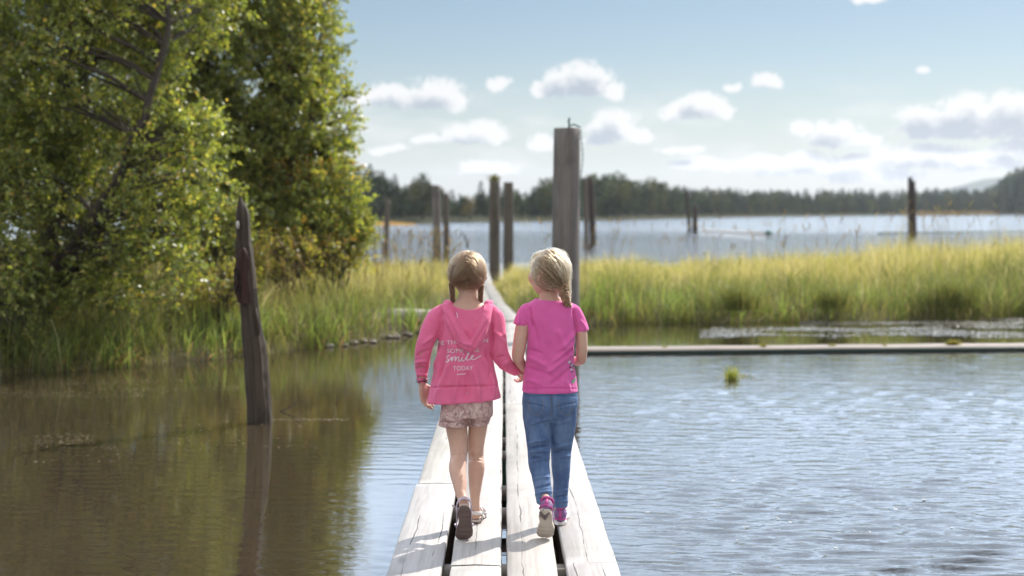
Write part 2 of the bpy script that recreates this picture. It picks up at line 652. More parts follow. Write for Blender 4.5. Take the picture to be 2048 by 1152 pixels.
def meadow(name, label, n, x0, x1, y0, y1, seed, tall):
    r = np.random.default_rng(seed)
    x, y, h, d, d1, cl = scatter(n, x0, x1, y0, y1, seed)
    k = len(x)
    tus = np.array([noise.noise((a * 2.6 + 31, b * 1.5, 1.7)) for a, b in zip(x, y)])
    H = tall(x, y, d1) * r.uniform(.35, 1.12, k) * (1 + .30 * cl + .60 * tus)
    W = r.uniform(.0032, .0085, k) * (1 + (y - 18) * .02)
    lean = r.uniform(0, 2 * PI, k)
    droop = np.clip(r.normal(.68, .38, k), .03, 1.45)
    pal = np.array([(.26, .28, .075), (.36, .34, .125), (.19, .225, .06), (.46, .41, .24), (.11, .14, .045), (.38, .345, .15), (.20, .18, .10), (.52, .48, .36)])
    speck = r.uniform(0, 1, k) < .10
    edge = np.clip(1.55 - np.clip(d1, 0, 9) / 2.1 + .9 * cl, 0, 1)
    u = r.uniform(0, 1, k) - edge * .0
    patch = np.array([noise.noise((a * .55, b * .3, 9.7)) for a, b in zip(x, y)])
    idx = np.where(u < .30, 0, np.where(u < .56, 1, np.where(u < .74, 2, np.where(u < .86 + .1 * patch, 5, 3))))
    green = r.uniform(0, 1, k) < np.clip(edge * .86 + np.clip(patch - .12, 0, 1) * 1.2, 0, .93)
    idx = np.where(green, np.where(r.uniform(0, 1, k) < .5, 4, np.where(r.uniform(0, 1, k) < .55, 2, 6)), idx)
    idx = np.where((tus > .12) & (r.uniform(0, 1, k) < .5), np.where(y < np.interp(x, FX, FY) + 2.5, 4, 3), idx)
    idx = np.where(speck & (r.uniform(0, 1, k) < .5), 7, idx)
    col = pal[idx] * r.uniform(.7, 1.3, (k, 1))
    V, Q, C = blades(np.stack([x, y, h - .02], -1), H, W, lean, droop, col, 4, seed)
    o = link(name, np_mesh(name, V, Q, C), M_grass)
    tag(o, label, kind='stuff')


def tall_left(x, y, d1):
    t = .46 + .12 * np.exp(-((d1 - .8) / .8) ** 2)
    t = t + .25 * np.clip((-x - 3.0) / 2, 0, 1) + .20 * np.clip((-x - 1.5) / .8, 0, 1) * np.exp(-((d1 - 1.6) / 1.6) ** 2)
    return t * np.where(np.abs(x + .35) < .75, .62, 1.0) * np.where(y > 28, .85, 1)


def tall_right(x, y, d1):
    t = .48 + .10 * np.exp(-((d1 - .8) / .8) ** 2) + .26 * np.clip((x - 4.0) / 4.0, 0, 1.3)
    return t * np.where(x < .6, .72, 1.0)


meadow('bank_grass', 'tall yellow green grass on the left bank under the leafy trees', 190000, -9.5, -.0, 13.2, 34, 21, tall_left)
meadow('marsh_grass', 'tall yellow green marsh grass on the right bank behind the timber boom', 190000, .0, 13.5, 20.5, 33.5, 22, tall_right)


def seed_stalks(name, label, n, x0, x1, y0, y1, seed, hmin, hmax):
    r = np.random.default_rng(seed)
    mb = MB()
    x = r.uniform(x0, x1, n)
    y = r.uniform(y0, y1, n)
    h, d, d1 = bank_h(x, y)
    for i in range(n):
        if d[i] < .1 or (abs(x[i] - path_x(y[i])) < .4 and y[i] < 31):
            continue
        H = r.uniform(hmin, hmax) * (1 + .3 * np.clip((x[i] - 4) / 4, 0, 1))
        a = r.uniform(0, 6.28)
        l = r.uniform(.03, .18) * H
        p0 = Vector((x[i], y[i], h[i]))
        p1 = p0 + Vector((math.cos(a) * l * .3, math.sin(a) * l * .3, H * .55))
        p2 = p0 + Vector((math.cos(a) * l, math.sin(a) * l, H))
        c = np.array([(.34, .27, .13), (.26, .24, .08), (.22, .15, .09)][r.integers(3)])
        mb.tube([p0, p1, p2], [.0032, .0026, .0016], 3, c, cap=False)
        if r.uniform() < .7:
            L = r.uniform(.08, .18)
            mb.tube([p2, p2 + Vector((math.cos(a) * .03, math.sin(a) * .03, L * .5)), p2 + Vector((math.cos(a) * .09, math.sin(a) * .09, L * .95))],
                    [.004, .009, .002], 4, c * 1.3, cap=False)
    o = mb.build(name, M_grass)
    tag(o, label, kind='stuff')


seed_stalks('seed_stalks', 'thin seed stalks standing above the right marsh grass', 330, .6, 12.5, 21.5, 33, 31, .65, 1.12)
seed_stalks('flowering_stalks', 'thin dry stalks standing above the left bank grass', 900, -6.5, -.6, 16.5, 33, 32, .55, .95)


# ------------------------------------------------------------------ trees with real leaves
def unit(r, n):
    v = r.normal(size=(n, 3))
    return v / np.linalg.norm(v, axis=1, keepdims=True)


def leaves(P, D, L, Wd, col, r):
    """diamond leaves at P pointing along D"""
    n = len(P)
    rnd = unit(r, n)
    S = np.cross(D, rnd)
    S /= np.linalg.norm(S, axis=1, keepdims=True) + 1e-9
    N = np.cross(S, D)
    L = L[:, None]
    W = Wd[:, None]
    V = np.stack([P, P + D * L * .45 + S * W * .5 + N * L * .06, P + D * L - N * L * .06, P + D * L * .45 - S * W * .5 + N * L * .06], 1)
    Q = np.arange(4 * n).reshape(n, 4)
    C = np.repeat(col, 4, axis=0)
    return V.reshape(-1, 3), Q, C


def leafy_tree(name, label, base, trunks, lobes, nclump, pal, pw, seed, lmat, leaf=(.045, .07), wr=.5, twl=(.22, .5), ntw=6, nlf=15,
               cat='tree', droop=.25, warm=None):
    """trunks: list of (points, r0, r1); lobes: list of (centre, radii)"""
    r = np.random.default_rng(seed)
    root = empty(name, base, label, cat)
    mb = MB()
    nodes = []
    for pts, r0, r1 in trunks:
        pts = [Vector(p) for p in pts]
        fine = []
        for i in range(len(pts) - 1):
            for k in range(4):
                fine.append(pts[i].lerp(pts[i + 1], k / 4) + Vector(r.normal(0, .015, 3)))
        fine.append(pts[-1])
        rad = [r0 + (r1 - r0) * i / (len(fine) - 1) for i in range(len(fine))]
        mb.tube(fine, rad, 7, (.95, .95, .95))
        for p, q in zip(fine, rad):
            nodes.append((*p, q))
    nodes = np.array(nodes)
    vol = np.array([l[1][0] * l[1][1] * l[1][2] for l in lobes]) ** .75
    which = r.choice(len(lobes), nclump, p=vol / vol.sum())
    Ps, Ds, Cs = [], [], []
    for ci in range(nclump):
        c, rr = lobes[which[ci]]
        dv = unit(r, 1)[0]
        rad = r.uniform(.35, 1.0) ** .45
        cp = np.array(c) + dv * np.array(rr) * rad
        if cp[2] < .25:
            continue
        dist = np.linalg.norm(nodes[:, :3] - cp, axis=1) + np.clip(nodes[:, 2] - cp[2] + .25, 0, 9) * 1.5
        b = nodes[np.argmin(dist)]
        p0 = Vector(b[:3])
        p3 = Vector(cp)
        mid = p0.lerp(p3, .5) + Vector((0, 0, .12 * (p3 - p0).length)) + Vector(r.normal(0, .05, 3))
        rb = min(b[3] * .6, .008 + .012 * (p3 - p0).length)
        mb.tube([p0, p0.lerp(mid, .6), mid.lerp(p3, .35), p3], [rb, rb * .8, rb * .55, .004], 4, (1, 1, 1), cap=False)
        tone = r.uniform(.72, 1.3)
        for k in range(ntw):
            d = unit(r, 1)[0] * .8 + dv * .55 + np.array([0, 0, .28])
            d /= np.linalg.norm(d)
            Lt = r.uniform(*twl)
            e = cp + d * Lt
            e[2] -= droop * Lt * Lt
            mb.tube([cp, (cp + e) / 2 + np.array([0, 0, .03]), e], [.0045, .003, .0015], 3, (1, 1, 1), cap=False)
            tt = np.linspace(.12, 1.02, nlf) + r.normal(0, .02, nlf)
            P = cp[None] + (e - cp)[None] * tt[:, None] + r.normal(0, .012, (nlf, 3))
            D = d[None] * .55 + unit(r, nlf) * .85 + np.array([0, 0, -droop])
            D /= np.linalg.norm(D, axis=1, keepdims=True)
            ii = r.choice(len(pal), nlf, p=pw)
            col = np.array(pal)[ii] * tone * r.uniform(.8, 1.25, (nlf, 1))
            if warm is not None:
                wc, wr_, wcol = warm
                if np.linalg.norm((cp - np.array(wc)) / np.array(wr_)) < 1:
                    f = r.uniform(0, 1, (nlf, 1)) < .28
                    col = np.where(f, np.array(wcol) * r.uniform(.7, 1.2, (nlf, 1)), col)
            Ps.append(P)
            Ds.append(D)
            Cs.append(col)
    mb.build('trunk', M_bark, root)
    P = np.concatenate(Ps)
    D = np.concatenate(Ds)
    C = np.concatenate(Cs)
    L = r.uniform(leaf[0], leaf[1], len(P))
    V, Q, C = leaves(P, D, L, L * wr, C, r)
    o = link('crown', np_mesh('crown', V, Q, C), lmat, root, smooth=False)
    return root


def lobe(px, py, Y, rpx, rpy, ry):
    c = at(px, py, Y)
    return (tuple(c), (rpx * Y / F, ry, rpy * Y / F))


GREENS = [(.21, .27, .075), (.29, .33, .095), (.15, .205, .06), (.39, .40, .11), (.43, .33, .12)]
GW = [.32, .28, .20, .15, .05]
# big willow at the far left, leaning limbs
b = (-5.6, 16.4, .28)
leafy_tree('willow_tree', 'broad dark green willow at the left edge with a leaning dark limb over the pond', b,
           [([b, (-5.2, 16.3, 1.2), (-4.9, 16.4, 2.4), (-4.7, 16.6, 4.2), (-4.5, 16.8, 6.0)], .12, .03),
            ([(-5.55, 15.9, .25), at(60, 590, 15.6), at(150, 480, 15.4), at(225, 375, 15.3), at(290, 240, 15.3), at(330, 90, 15.4), at(345, -60, 15.6), at(350, -220, 15.8)], .075, .02),
            ([b, (-6.1, 16.0, 1.4), (-6.3, 15.8, 2.8), (-6.2, 15.9, 4.6)], .09, .03),
            ([(-5.6, 16.2, .3), at(180, 500, 16.4), at(270, 380, 16.6), at(330, 280, 16.8)], .05, .015)],
           [lobe(330, 330, 15.8, 110, 110, .7), lobe(300, 470, 15.6, 110, 90, .6), lobe(150, 130, 16, 200, 150, 1.1),
            lobe(60, 420, 15.6, 120, 130, .8), lobe(-60, 220, 16.0, 200, 200, 1.0), lobe(230, 560, 15.8, 110, 60, .5),
            lobe(30, 610, 15.0, 90, 70, .5), lobe(300, -20, 16.2, 180, 120, 1.0), lobe(40, -120, 16.2, 220, 150, 1.2), lobe(150, 330, 16.6, 160, 120, .6)],
           820, GREENS, GW, 101, M_leaf, leaf=(.05, .085), ntw=6, nlf=15)
b = (-3.7, 21.9, .3)
leafy_tree('alder_tree', 'tall alder with small glossy leaves whose crown edge meets the sky', b,
           [([b, (-3.6, 21.9, 1.5), (-3.5, 21.9, 3.0), (-3.4, 22.0, 5.0), (-3.4, 22.0, 7.0)], .10, .025),
            ([(-3.5, 21.8, .3), (-3.2, 21.6, 1.5), (-2.9, 21.5, 3.0), (-2.7, 21.6, 4.8)], .06, .015),
            ([(-3.9, 22.0, .3), (-4.2, 21.9, 1.8), (-4.5, 21.9, 3.4), (-4.6, 22.1, 5.8)], .07, .02)],
           [lobe(600, 80, 21.5, 70, 110, .8), lobe(615, 230, 21.3, 85, 100, .8), lobe(600, 360, 21.1, 100, 85, .8),
            lobe(480, 150, 21.5, 130, 150, .9), lobe(470, 330, 21.1, 120, 110, .8), lobe(560, 430, 20.8, 110, 55, .6),
            lobe(500, -40, 21.9, 140, 120, 1.0), lobe(640, 445, 20.7, 60, 45, .5), lobe(560, -130, 21.9, 90, 110, 1.0), lobe(450, 440, 20.7, 80, 60, .5), lobe(650, 400, 20.6, 70, 60, .5), lobe(540, 480, 20.5, 90, 40, .5), lobe(690, 470, 20.5, 45, 45, .4), lobe(405, 110, 21.6, 75, 150, .7), lobe(410, 300, 21.2, 75, 120, .7)],
           1480, GREENS, GW, 102, M_leaf2, leaf=(.05, .078), wr=.62, twl=(.2, .42), ntw=6, nlf=15, droop=.15,
           warm=(at(600, 350, 21.1), (.7, 1.2, .25), (.40, .24, .06)))
b = (-6.0, 23.5, .3)
leafy_tree('background_tree', 'dark leafy tree standing behind between the willow and the alder', b,
           [([b, (-5.9, 23.4, 2.0), (-5.8, 23.4, 4.2), (-5.8, 23.5, 7.0)], .16, .04),
            ([(-6.1, 23.5, .3), (-6.9, 23.4, 2.6), (-7.4, 23.5, 5.5)], .11, .03)],
           [lobe(330, 100, 23.4, 150, 190, 1.0), lobe(330, 350, 23.2, 160, 140, .9), lobe(150, 200, 23.6, 160, 200, 1.0),
            lobe(440, 420, 22.8, 90, 90, .6), lobe(250, -120, 23.6, 200, 150, 1.0), lobe(0, 300, 23.6, 150, 200, .9)],
           520, [(.18, .21, .055), (.23, .25, .065), (.13, .165, .045)], [.4, .3, .3], 103, M_leaf, leaf=(.07, .11), twl=(.3, .65), ntw=6, nlf=13)


def shrub(name, label, px, py, Y, wpx, hpx, seed, n=26, pal=GREENS, pw=GW, warm=None):
    c = at(px, py, Y)
    hb = float(bank_h(c.x, c.y)[0])
    b = (c.x, c.y, hb)
    rx, rz = wpx * Y / F, hpx * Y / F
    tr = [([b, (c.x + dx * .5, c.y + dy * .5, (hb + c.z) / 2), (c.x + dx, c.y + dy, c.z + rz * .4)], .022, .006)
          for dx, dy in ((-rx * .5, .1), (rx * .5, -.1), (0, .2), (rx * .1, -.2))]
    return leafy_tree(name, label, b, tr, [((c.x, c.y, c.z), (rx, .45, rz))], n, pal, pw, seed, M_leaf2, leaf=(.035, .055), wr=.6,
                      twl=(.12, .3), ntw=6, nlf=12, cat='shrub', droop=.1, warm=warm)


shrub('leafy_shrub', 'low pale green shrub with orange tinted leaves under the alder', 615, 472, 20.2, 100, 50, 201, 95, warm=(at(610, 490, 20.2), (.9, .9, .3), (.5, .27, .05)))
shrub('alder_sapling', 'pale leafy sapling between the dead stump and the low shrub', 515, 480, 20.0, 65, 55, 204, 44)
shrub('leafy_shrub', 'yellow green shrub filling the gap under the alder above the bank grass', 685, 455, 20.4, 60, 55, 205, 52)
shrub('willow_shrub', 'dense grey green shrub below the alder left of the dead stump', 430, 450, 17.6, 70, 60, 206, 60)
LOWG = [(.26, .29, .07), (.33, .26, .10), (.38, .36, .09), (.20, .15, .08)]
shrub('bramble_bush', 'low tangled bush with brown tinted leaves right of the dead stump', 570, 520, 19.4, 70, 32, 207, 40, LOWG, [.35, .2, .3, .15])
shrub('bramble_bush', 'low green bush in the grass under the right side of the alder', 665, 515, 20.0, 60, 30, 208, 36, LOWG, [.45, .1, .4, .05])
shrub('bramble_bush', 'low shaded bush in the bank grass just left of the dead stump', 440, 580, 16.9, 60, 45, 209, 32, LOWG, [.4, .2, .2, .2])
shrub('bank_bush', 'small dark bush with brown stems at the foot of the willow', 420, 520, 18.0, 70, 55, 202, 30,
      [(.06, .08, .018), (.12, .085, .04), (.09, .11, .02)], [.4, .25, .35])
shrub('waterside_bush', 'leafy branch end hanging low over the water at the left edge', 20, 640, 14.9, 75, 65, 203, 30)

# ------------------------------------------------------------------ boardwalk
BW = empty('boardwalk', (0, 6, 0), 'long bleached four plank boardwalk running straight out over the water', 'boardwalk')


def plank(mb, x0, x1, y0, y1, z1, th, seed, xo0=0.0, xo1=0.0, path=None, tint=None):
    """plank with chamfered, slightly wavy edges; xo = sideways shift at start/end"""
    r = np.random.default_rng(seed)
    n = max(3, int((y1 - y0) / .12))
    ch = .006
    pr = [(0, -th), (0, -ch * 1.2), (ch, 0), (.5, .0035), (1 - ch, 0), (1, -ch * 1.2), (1, -th)]
    V, P = [], []
    off = r.uniform(0, 40)
    tl = r.uniform(-.002, .002)
    dz = r.uniform(-.0025, .0025)
    w = x1 - x0
    for i in range(n + 1):
        s = i / n
        y = y0 + (y1 - y0) * s
        sh = xo0 + (xo1 - xo0) * s
        if path is not None:
            sh += float(path(y))
        e0 = .0035 * noise.noise((off, y * 3.2, 0))
        e1 = .0035 * noise.noise((off + 9, y * 3.2, 0))
        zz = .003 * noise.noise((off, y * .8, 5)) + dz
        for (a, b) in pr:
            if a in (ch, 1 - ch):
                xx = x0 + (a if a < .5 else w - ch)
            else:
                xx = x0 + a * w
            xx += (e0 if a < .3 else (e1 if a > .7 else 0)) + sh
            V.append((xx, y, z1 + b + zz + tl * (a - .5)))
            P.append((xx + off, b * 1.0 + off * .37, y + off * 3))
    k = len(pr)
    Q = []
    for i in range(n):
        for j in range(k):
            j2 = (j + 1) % k
            Q.append((i * k + j, i * k + j2, (i + 1) * k + j2, (i + 1) * k + j))
    # end caps as quads
    for b in (0, n * k):
        Q += [(b + 0, b + 1, b + 5, b + 6), (b + 1, b + 2, b + 4, b + 5), (b + 2, b + 3, b + 4, b + 4)][:2]
        V += [V[b + 2], V[b + 3], V[b + 4]]
        P += [P[b + 2], P[b + 3], P[b + 4]]
    t = r.uniform(.88, 1.08)
    c = np.array([t, t * r.uniform(.97, 1.0), t * r.uniform(.93, 1.0)])
    if tint is not None:
        c = c * tint
    mb.add(V, Q, c, P)


mb = MB()
cols = [(-.472, -.249), (-.226, -.0125), (.0125, .222), (.250, .470)]
joints = [[3.2, 7.72, 11.6, 15.4, 19.0], [2.6, 5.93, 9.85, 13.9, 19.0], [2.0, 5.1, 10.9, 15.0, 19.0], [2.4, 5.97, 10.35, 14.4, 19.0]]
shift = [[(-.016, -.012), (0, .004), (0, 0), (.004, 0)], [(0, 0), (0, 0), (.002, 0), (0, 0)], [(0, 0), (0, 0), (0, 0), (0, 0)],
         [(.01, .012), (.012, -.006), (-.004, 0), (0, 0)]]
sd_ = 1
for ci, (xa, xb) in enumerate(cols):
    for k in range(4):
        a, b_ = joints[ci][k], joints[ci][k + 1]
        s0, s1 = shift[ci][k]
        plank(mb, xa, xb, a + .004, b_ - .004, DECK, .05, 500 + sd_, s0, s1)
        sd_ += 1
mb.build('deck', M_plank, BW, smooth=False)

mb = MB()
for y in (4.2, 4.75, 6.13, 7.32, 7.91, 9.06, 9.6, 10.7, 11.3, 12.4, 13.0, 14.1, 14.7, 15.9, 16.5, 17.6, 18.3):
    m1 = MB()
    plank(m1, -.46, .46, 0, .07, 0, .06, int(y * 100))
    lo, hi = (-.455, y - .035, DECK - .125), (.455, y + .035, DECK - .0535)
    V = [(x, yy, z) for z in (lo[2], hi[2]) for yy in (lo[1], hi[1]) for x in (lo[0], hi[0])]
    P = [(yy * 7, z, x) for (x, yy, z) in V]
    m2 = MB()
    m2.box(lo, hi, (.95, .93, .9), pc=P)
    m2.build('crossbeam', M_plank, BW, smooth=False)
for x in (-.33, .33):
    m2 = MB()
    m2.tube([(x, 3.0, .005), (x, 11, .0), (x, 19, .005)], .075, 12, (1, 1, 1))
    m2.build('stringer', M_under, BW)
m2 = MB()
m2.tube([(0.0, 7.95, -.01), (.0, 13, -.01), (0, 19, 0)], .07, 12, (1, 1, 1))
m2.build('float_log', M_green, BW)
WK = empty('narrow_walkway', (0, 19, .2), 'narrow two plank walkway curving left through the grass beyond the boardwalk', 'walkway')
mb = MB()
for a, b_ in ((18.95, 21.6), (21.6, 24.5), (24.5, 27.6), (27.6, 31), (31, 34)):
    for xa, xb in ((-.225, -.006), (.006, .215)):
        plank(mb, xa, xb, a + .01, b_ - .01, .185, .05, int(a * 77 + xa * 1000), path=path_x, tint=np.array([.66, .65, .62]))
mb.build('deck', M_plank, WK, smooth=False)
for y in (19.3, 20.6, 22, 23.5, 25, 26.5, 28, 29.5, 31, 32.5, 33.8):
    m2 = MB()
    x = float(path_x(y))
    m2.box((x - .25, y - .05, -.3), (x + .25, y + .05, .1335), (1, 1, 1))
    m2.build('sleeper', M_under, WK, smooth=False)


# ------------------------------------------------------------------ posts
def post(name, label, p0, p1, r, mat, seed, nseg=18, group='old timber piles standing beyond the grass', cat='post', flat=True, rough=.06, parent=None):
    """upright pile from p0 to p1 with an uneven outline and a cracked top"""
    r_ = np.random.default_rng(seed)
    o = empty(name, p0, label, cat, group) if parent is None else parent
    p0, p1 = Vector(p0), Vector(p1)
    base = p0 - Vector((0, 0, .6))
    n = 14
    mb = MB()
    V, P, Q = [], [], []
    for i in range(n + 3):
        s = min(i / n, 1)
        c = base.lerp(p1, s)
        f = 1.0 - .10 * s
        if i == n + 1:
            f *= .93
            c = c + Vector((0, 0, .008))
        if i == n + 2:
            f = .01
            c = c + Vector((0, 0, .004))
        for k in range(nseg):
            a = 2 * PI * k / nseg
            rr = r * f * (1 + rough * noise.noise((math.cos(a) * 1.6 + seed, math.sin(a) * 1.6, c.z * .5)) + rough * .5 * noise.noise((math.cos(a) * 5 + seed, math.sin(a) * 5, c.z * .3)))
            top = 0
            if i >= n:
                top = r * .12 * noise.noise((math.cos(a) * 2 + seed, math.sin(a) * 2, 7))
            V.append((c.x + math.cos(a) * rr, c.y + math.sin(a) * rr, c.z + top))
            P.append((math.cos(a) * r * 1.4 + seed, math.sin(a) * r * 1.4, c.z))
    for i in range(n + 2):
        for k in range(nseg):
            k2 = (k + 1) % nseg
            Q.append((i * nseg + k, i * nseg + k2, (i + 1) * nseg + k2, (i + 1) * nseg + k))
    mb.add(V, Q, (1, 1, 1), P)
    if parent is None:
        ob = mb.build(name, mat)
        bpy.data.objects.remove(o)
        tag(ob, label, cat, group)
        return ob
    return mb.build('shaft', mat, parent)


def farpost(label, xb, yb, xt, yt, wpx, Y, mat, seed):
    p0 = at(xb, yb, Y)
    p1 = at(xt, yt, Y)
    if p0.z > .1:
        k = (p0.z - .1) / (p1.z - p0.z)
        p0 = p0 - (p1 - p0) * k
    return post('wooden_pile', label, p0, p1, wpx * Y / F / 2 * 1.04, mat, seed)


farpost('thin lone pile close to the alder leaves', 771, 492, 775, 400, 11, 58, M_postf, 1)
farpost('taller grey pile of the pair left of the walkway', 875, 505, 872, 371, 17, 41, M_post, 2)
farpost('shorter brown pile of the pair left of the walkway', 893, 505, 892, 389, 13, 45, M_postf, 3)
farpost('brown pile with a small plant on its top beyond the walkway', 989, 518, 989, 362, 22, 40, M_postf, 4)
farpost('bare topped brown pile right of the one with a plant', 1017, 505, 1017, 365, 21, 42, M_postf, 5)
farpost('thin brown pile right behind the big grey post', 1173, 484, 1171, 357, 9, 72, M_postf, 6)
farpost('leaning dark pile beside the thin one behind the big grey post', 1187, 482, 1180, 355, 13, 74, M_dark, 7)
farpost('thin leaning dark pile out in the lake next to a short one', 1380, 461, 1373, 380, 7, 108, M_dark, 8)
farpost('short dark pile out in the lake next to a thin leaning one', 1390, 461, 1390, 413, 11, 106, M_dark, 9)
farpost('left and slightly taller pile of the dark touching pair in the lake', 1821, 470, 1820, 355, 9, 92, M_dark, 10)
farpost('right and shorter pile of the dark touching pair in the lake', 1830, 470, 1826, 362, 9, 92, M_dark, 11)

# the big grey post beside the boardwalk
PY = 16.5
pb, pt = at(1129, 712, PY), at(1134, 258, PY)
pb.z = 0
BP = empty('mooring_post', pb, 'thick grey weathered mooring post beside the boardwalk with a bolt on top', 'post')
post('shaft', '', pb, pt, 56 * PY / F / 2 * 1.03, M_post, 33, nseg=40, parent=BP, rough=.05)
M_teal, _, _ = material('teal_painted_iron', (.03, .12, .10), .5, Metallic=.3)
mb = MB()
c = at(1138, 252, PY)
mb.tube([c - Vector((0, 0, .03)), c + Vector((.004, 0, .03)), c + Vector((-.006, 0, .055)), c + Vector((.006, 0, .08)), c + Vector((0, 0, .10))], [.013, .011, .013, .012, .006], 8)
mb.tube([c + Vector((.02, 0, .0)), c + Vector((.05, 0, .018)), c + Vector((.09, 0, .004)), c + Vector((.13, -.03, -.015))], .009, 6)
mb.build('bolt', M_teal, BP)
# chain hanging down the right side
ch = MB()
M_chain, _, _ = material('green_chain_iron', (.05, .13, .11), .45, Metallic=.5)
rr = 56 * PY / F / 2 + .012
z = pt.z - .02
k = 0
while z > pt.z - 1.05:
    cx = pb.x + (pt.x - pb.x) * (z / pt.z) + rr * .97 + .012 * math.sin(z * 9)
    a = 0 if k % 2 else PI / 2
    pts = []
    for j in range(9):
        q = 2 * PI * j / 8
        pts.append((cx + math.cos(a) * .011 * math.cos(q), PY - .05 + math.sin(a) * .011 * math.cos(q), z + .02 * math.sin(q)))
    ch.tube(pts, .0034, 5, cap=False)
    z -= .031
    k += 1
o = ch.build('chain', M_chain)
tag(o, 'green iron chain hanging down the right side of the thick grey post', 'chain')

# small plant on the top of one pile
pm = MB()
c = at(989, 361, 40)
r5 = np.random.default_rng(5)
n = 160
P = np.array(c)[None] + r5.normal(0, 1, (n, 3)) * np.array([.07, .07, .02])
V, Q, C = blades(P - np.array([0, 0, .02]), r5.uniform(.12, .3, n), r5.uniform(.01, .02, n), r5.uniform(0, 6.28, n), r5.uniform(.2, .9, n),
                 np.array([(.12, .12, .04)]) * r5.uniform(.7, 1.4, (n, 1)))
o = link('grass_tuft', np_mesh('grass_tuft', V, Q, C), M_grass)
tag(o, 'small dry plant growing on top of a brown pile', 'plant')


# ------------------------------------------------------------------ dead snag
def snag():
    Y = 11.1
    b = at(519, 842, Y)
    root = empty('dead_snag', (b.x, b.y, 0), 'dark rotten tree stump with a pointed top leaning in the left pond', 'snag')
    prof = [(870, 521, 29), (842, 519, 28), (800, 517, 27), (760, 513, 27), (720, 511, 26), (690, 508, 27), (660, 504, 24), (620, 500, 22),
            (580, 497, 21), (540, 493, 22), (505, 489, 21), (480, 487, 17), (455, 486, 16), (430, 485, 15), (415, 484, 11), (404, 481, 6), (392, 480, 1.5)]
    fy = [p[0] for p in prof][::-1]
    fx = [p[1] for p in prof][::-1]
    fw = [p[2] for p in prof][::-1]
    n, ns = 90, 40
    V, P, Q = [], [], []
    for i in range(n + 1):
        py = 872 + (391 - 872) * i / n
        c = at(np.interp(py, fy, fx), py, Y)
        rw = np.interp(py, fy, fw) * Y / F * .86
        for k in range(ns):
            a = 2 * PI * k / ns
            ca, sa = math.cos(a), math.sin(a)
            nn = noise.noise((ca * 2.2, sa * 2.2, c.z * 1.3)) * .18 + noise.noise((ca * 6, sa * 6, c.z * 1.6)) * .14 + noise.noise((ca * 9, sa * 9, c.z * 16)) * .07
            rr = rw * (1 + nn)
            V.append((c.x + ca * rr, c.y + sa * rr * .9, c.z))
            P.append((ca * .13, sa * .13, c.z))
    for i in range(n):
        for k in range(ns):
            k2 = (k + 1) % ns
            Q.append((i * ns + k, i * ns + k2, (i + 1) * ns + k2, (i + 1) * ns + k))
    mb = MB()
    mb.add(V, Q, (1, 1, 1), P)
    mb.build('trunk', M_snag, root)
    # plate of red brown bark left on the front
    prof2 = [(495, 490, 4), (505, 489, 10), (520, 488, 14), (545, 486, 15), (560, 486, 16), (580, 488, 16), (600, 491, 15), (606, 494, 11)]
    V, P, Q = [], [], []
    n, ns = 26, 14
    for i in range(n + 1):
        py = 495 + 111 * i / n
        cx = np.interp(py, [q[0] for q in prof2], [q[1] for q in prof2])
        hw = np.interp(py, [q[0] for q in prof2], [q[2] for q in prof2])
        for k in range(ns + 1):
            s = -1 + 2 * k / ns
            e = 1 + .18 * noise.noise((s * 3, py * .09, 2))
            px = cx + s * hw * e
            c = at(px, py + 3 * noise.noise((s * 4, i * .2, 8)), Y)
            bulge = 22 * Y / F * math.sqrt(max(0, 1 - (.82 * s) ** 2)) * 1.0 + .006 + .006 * noise.noise((s * 5, py * .1, 4))
            V.append((c.x, c.y - bulge, c.z))
            P.append((c.x, bulge, c.z))
    m0 = len(V)
    for i in range(m0):
        V.append((V[i][0], V[i][1] + .03, V[i][2]))
        P.append(P[i])
    w = ns + 1
    for i in range(n):
        for k in range(ns):
            q = i * w + k
            Q.append((q, q + w, q + w + 1, q + 1))
    for i in range(n):
        for e in (0, ns):
            q = i * w + e
            Q.append((q, q + w, q + w + m0, q + m0))
    for k in range(ns):
        for e in (0, n):
            q = e * w + k
            Q.append((q, q + 1, q + 1 + m0, q + m0))
    mb = MB()
    mb.add(V, Q, (1, 1, 1), P)
    mb.build('bark', M_snagbark, root)
    # pale chip and stub
    M_chip, _, _ = material('pale_split_wood', (.5, .47, .42), .7)
    mb = MB()
    c = at(478, 449, Y)
    mb.tube([c + Vector((.0, -.062, -.03)), c + Vector((0.002, -.064, 0)), c + Vector((.001, -.06, .028))], [.012, .015, .010], 7, aspect=.5)
    mb.build('wood_chip', M_chip, root)
    for c, offs, rad in ((at(505, 578, Y), ((0, 0, 0), (.022, -.02, -.004), (.036, -.03, .004)), (.018, .014, .006)),
                         (at(517, 640, Y), ((-.01, -.06, .1), (.005, -.075, 0), (.012, -.07, -.12)), (.008, .016, .006))):
        mb = MB()
        mb.tube([c + Vector(o) for o in offs], rad, 7)
        mb.build('stub', M_snag, root)


snag()

# ------------------------------------------------------------------ timber boom on the right, bank log, tussock, twig
a_, b_ = ground(1150, 708), ground(2048, 700)
dirb = (b_ - a_).normalized()
bo = empty('timber_boom', (2, 16.4, 0), 'long squared timber boom floating across the pond from the grey post', 'boom')
nrm = Vector((-dirb.y, dirb.x, 0))
mb = MB()
n = 60
V, P, Q = [], [], []
for i in range(n + 1):
    c = a_ + dirb * (9.0 * i / n)
    wob = .012 * noise.noise((c.x * .8, 0, 1))
    for (o1, z1) in ((0, -.15), (-.0, .036), (.012, .045), (.36, .050), (.372, .04), (.372, -.15)):
        p = c + nrm * o1
        V.append((p.x, p.y, z1 + wob))
        P.append((o1 + z1 * .5, z1, c.x))
k = 6
for i in range(n):
    for j in range(k):
        j2 = (j + 1) % k
        Q.append((i * k + j, i * k + j2, (i + 1) * k + j2, (i + 1) * k + j))
Q += [(0, 1, 4, 5), (1, 2, 3, 4)]
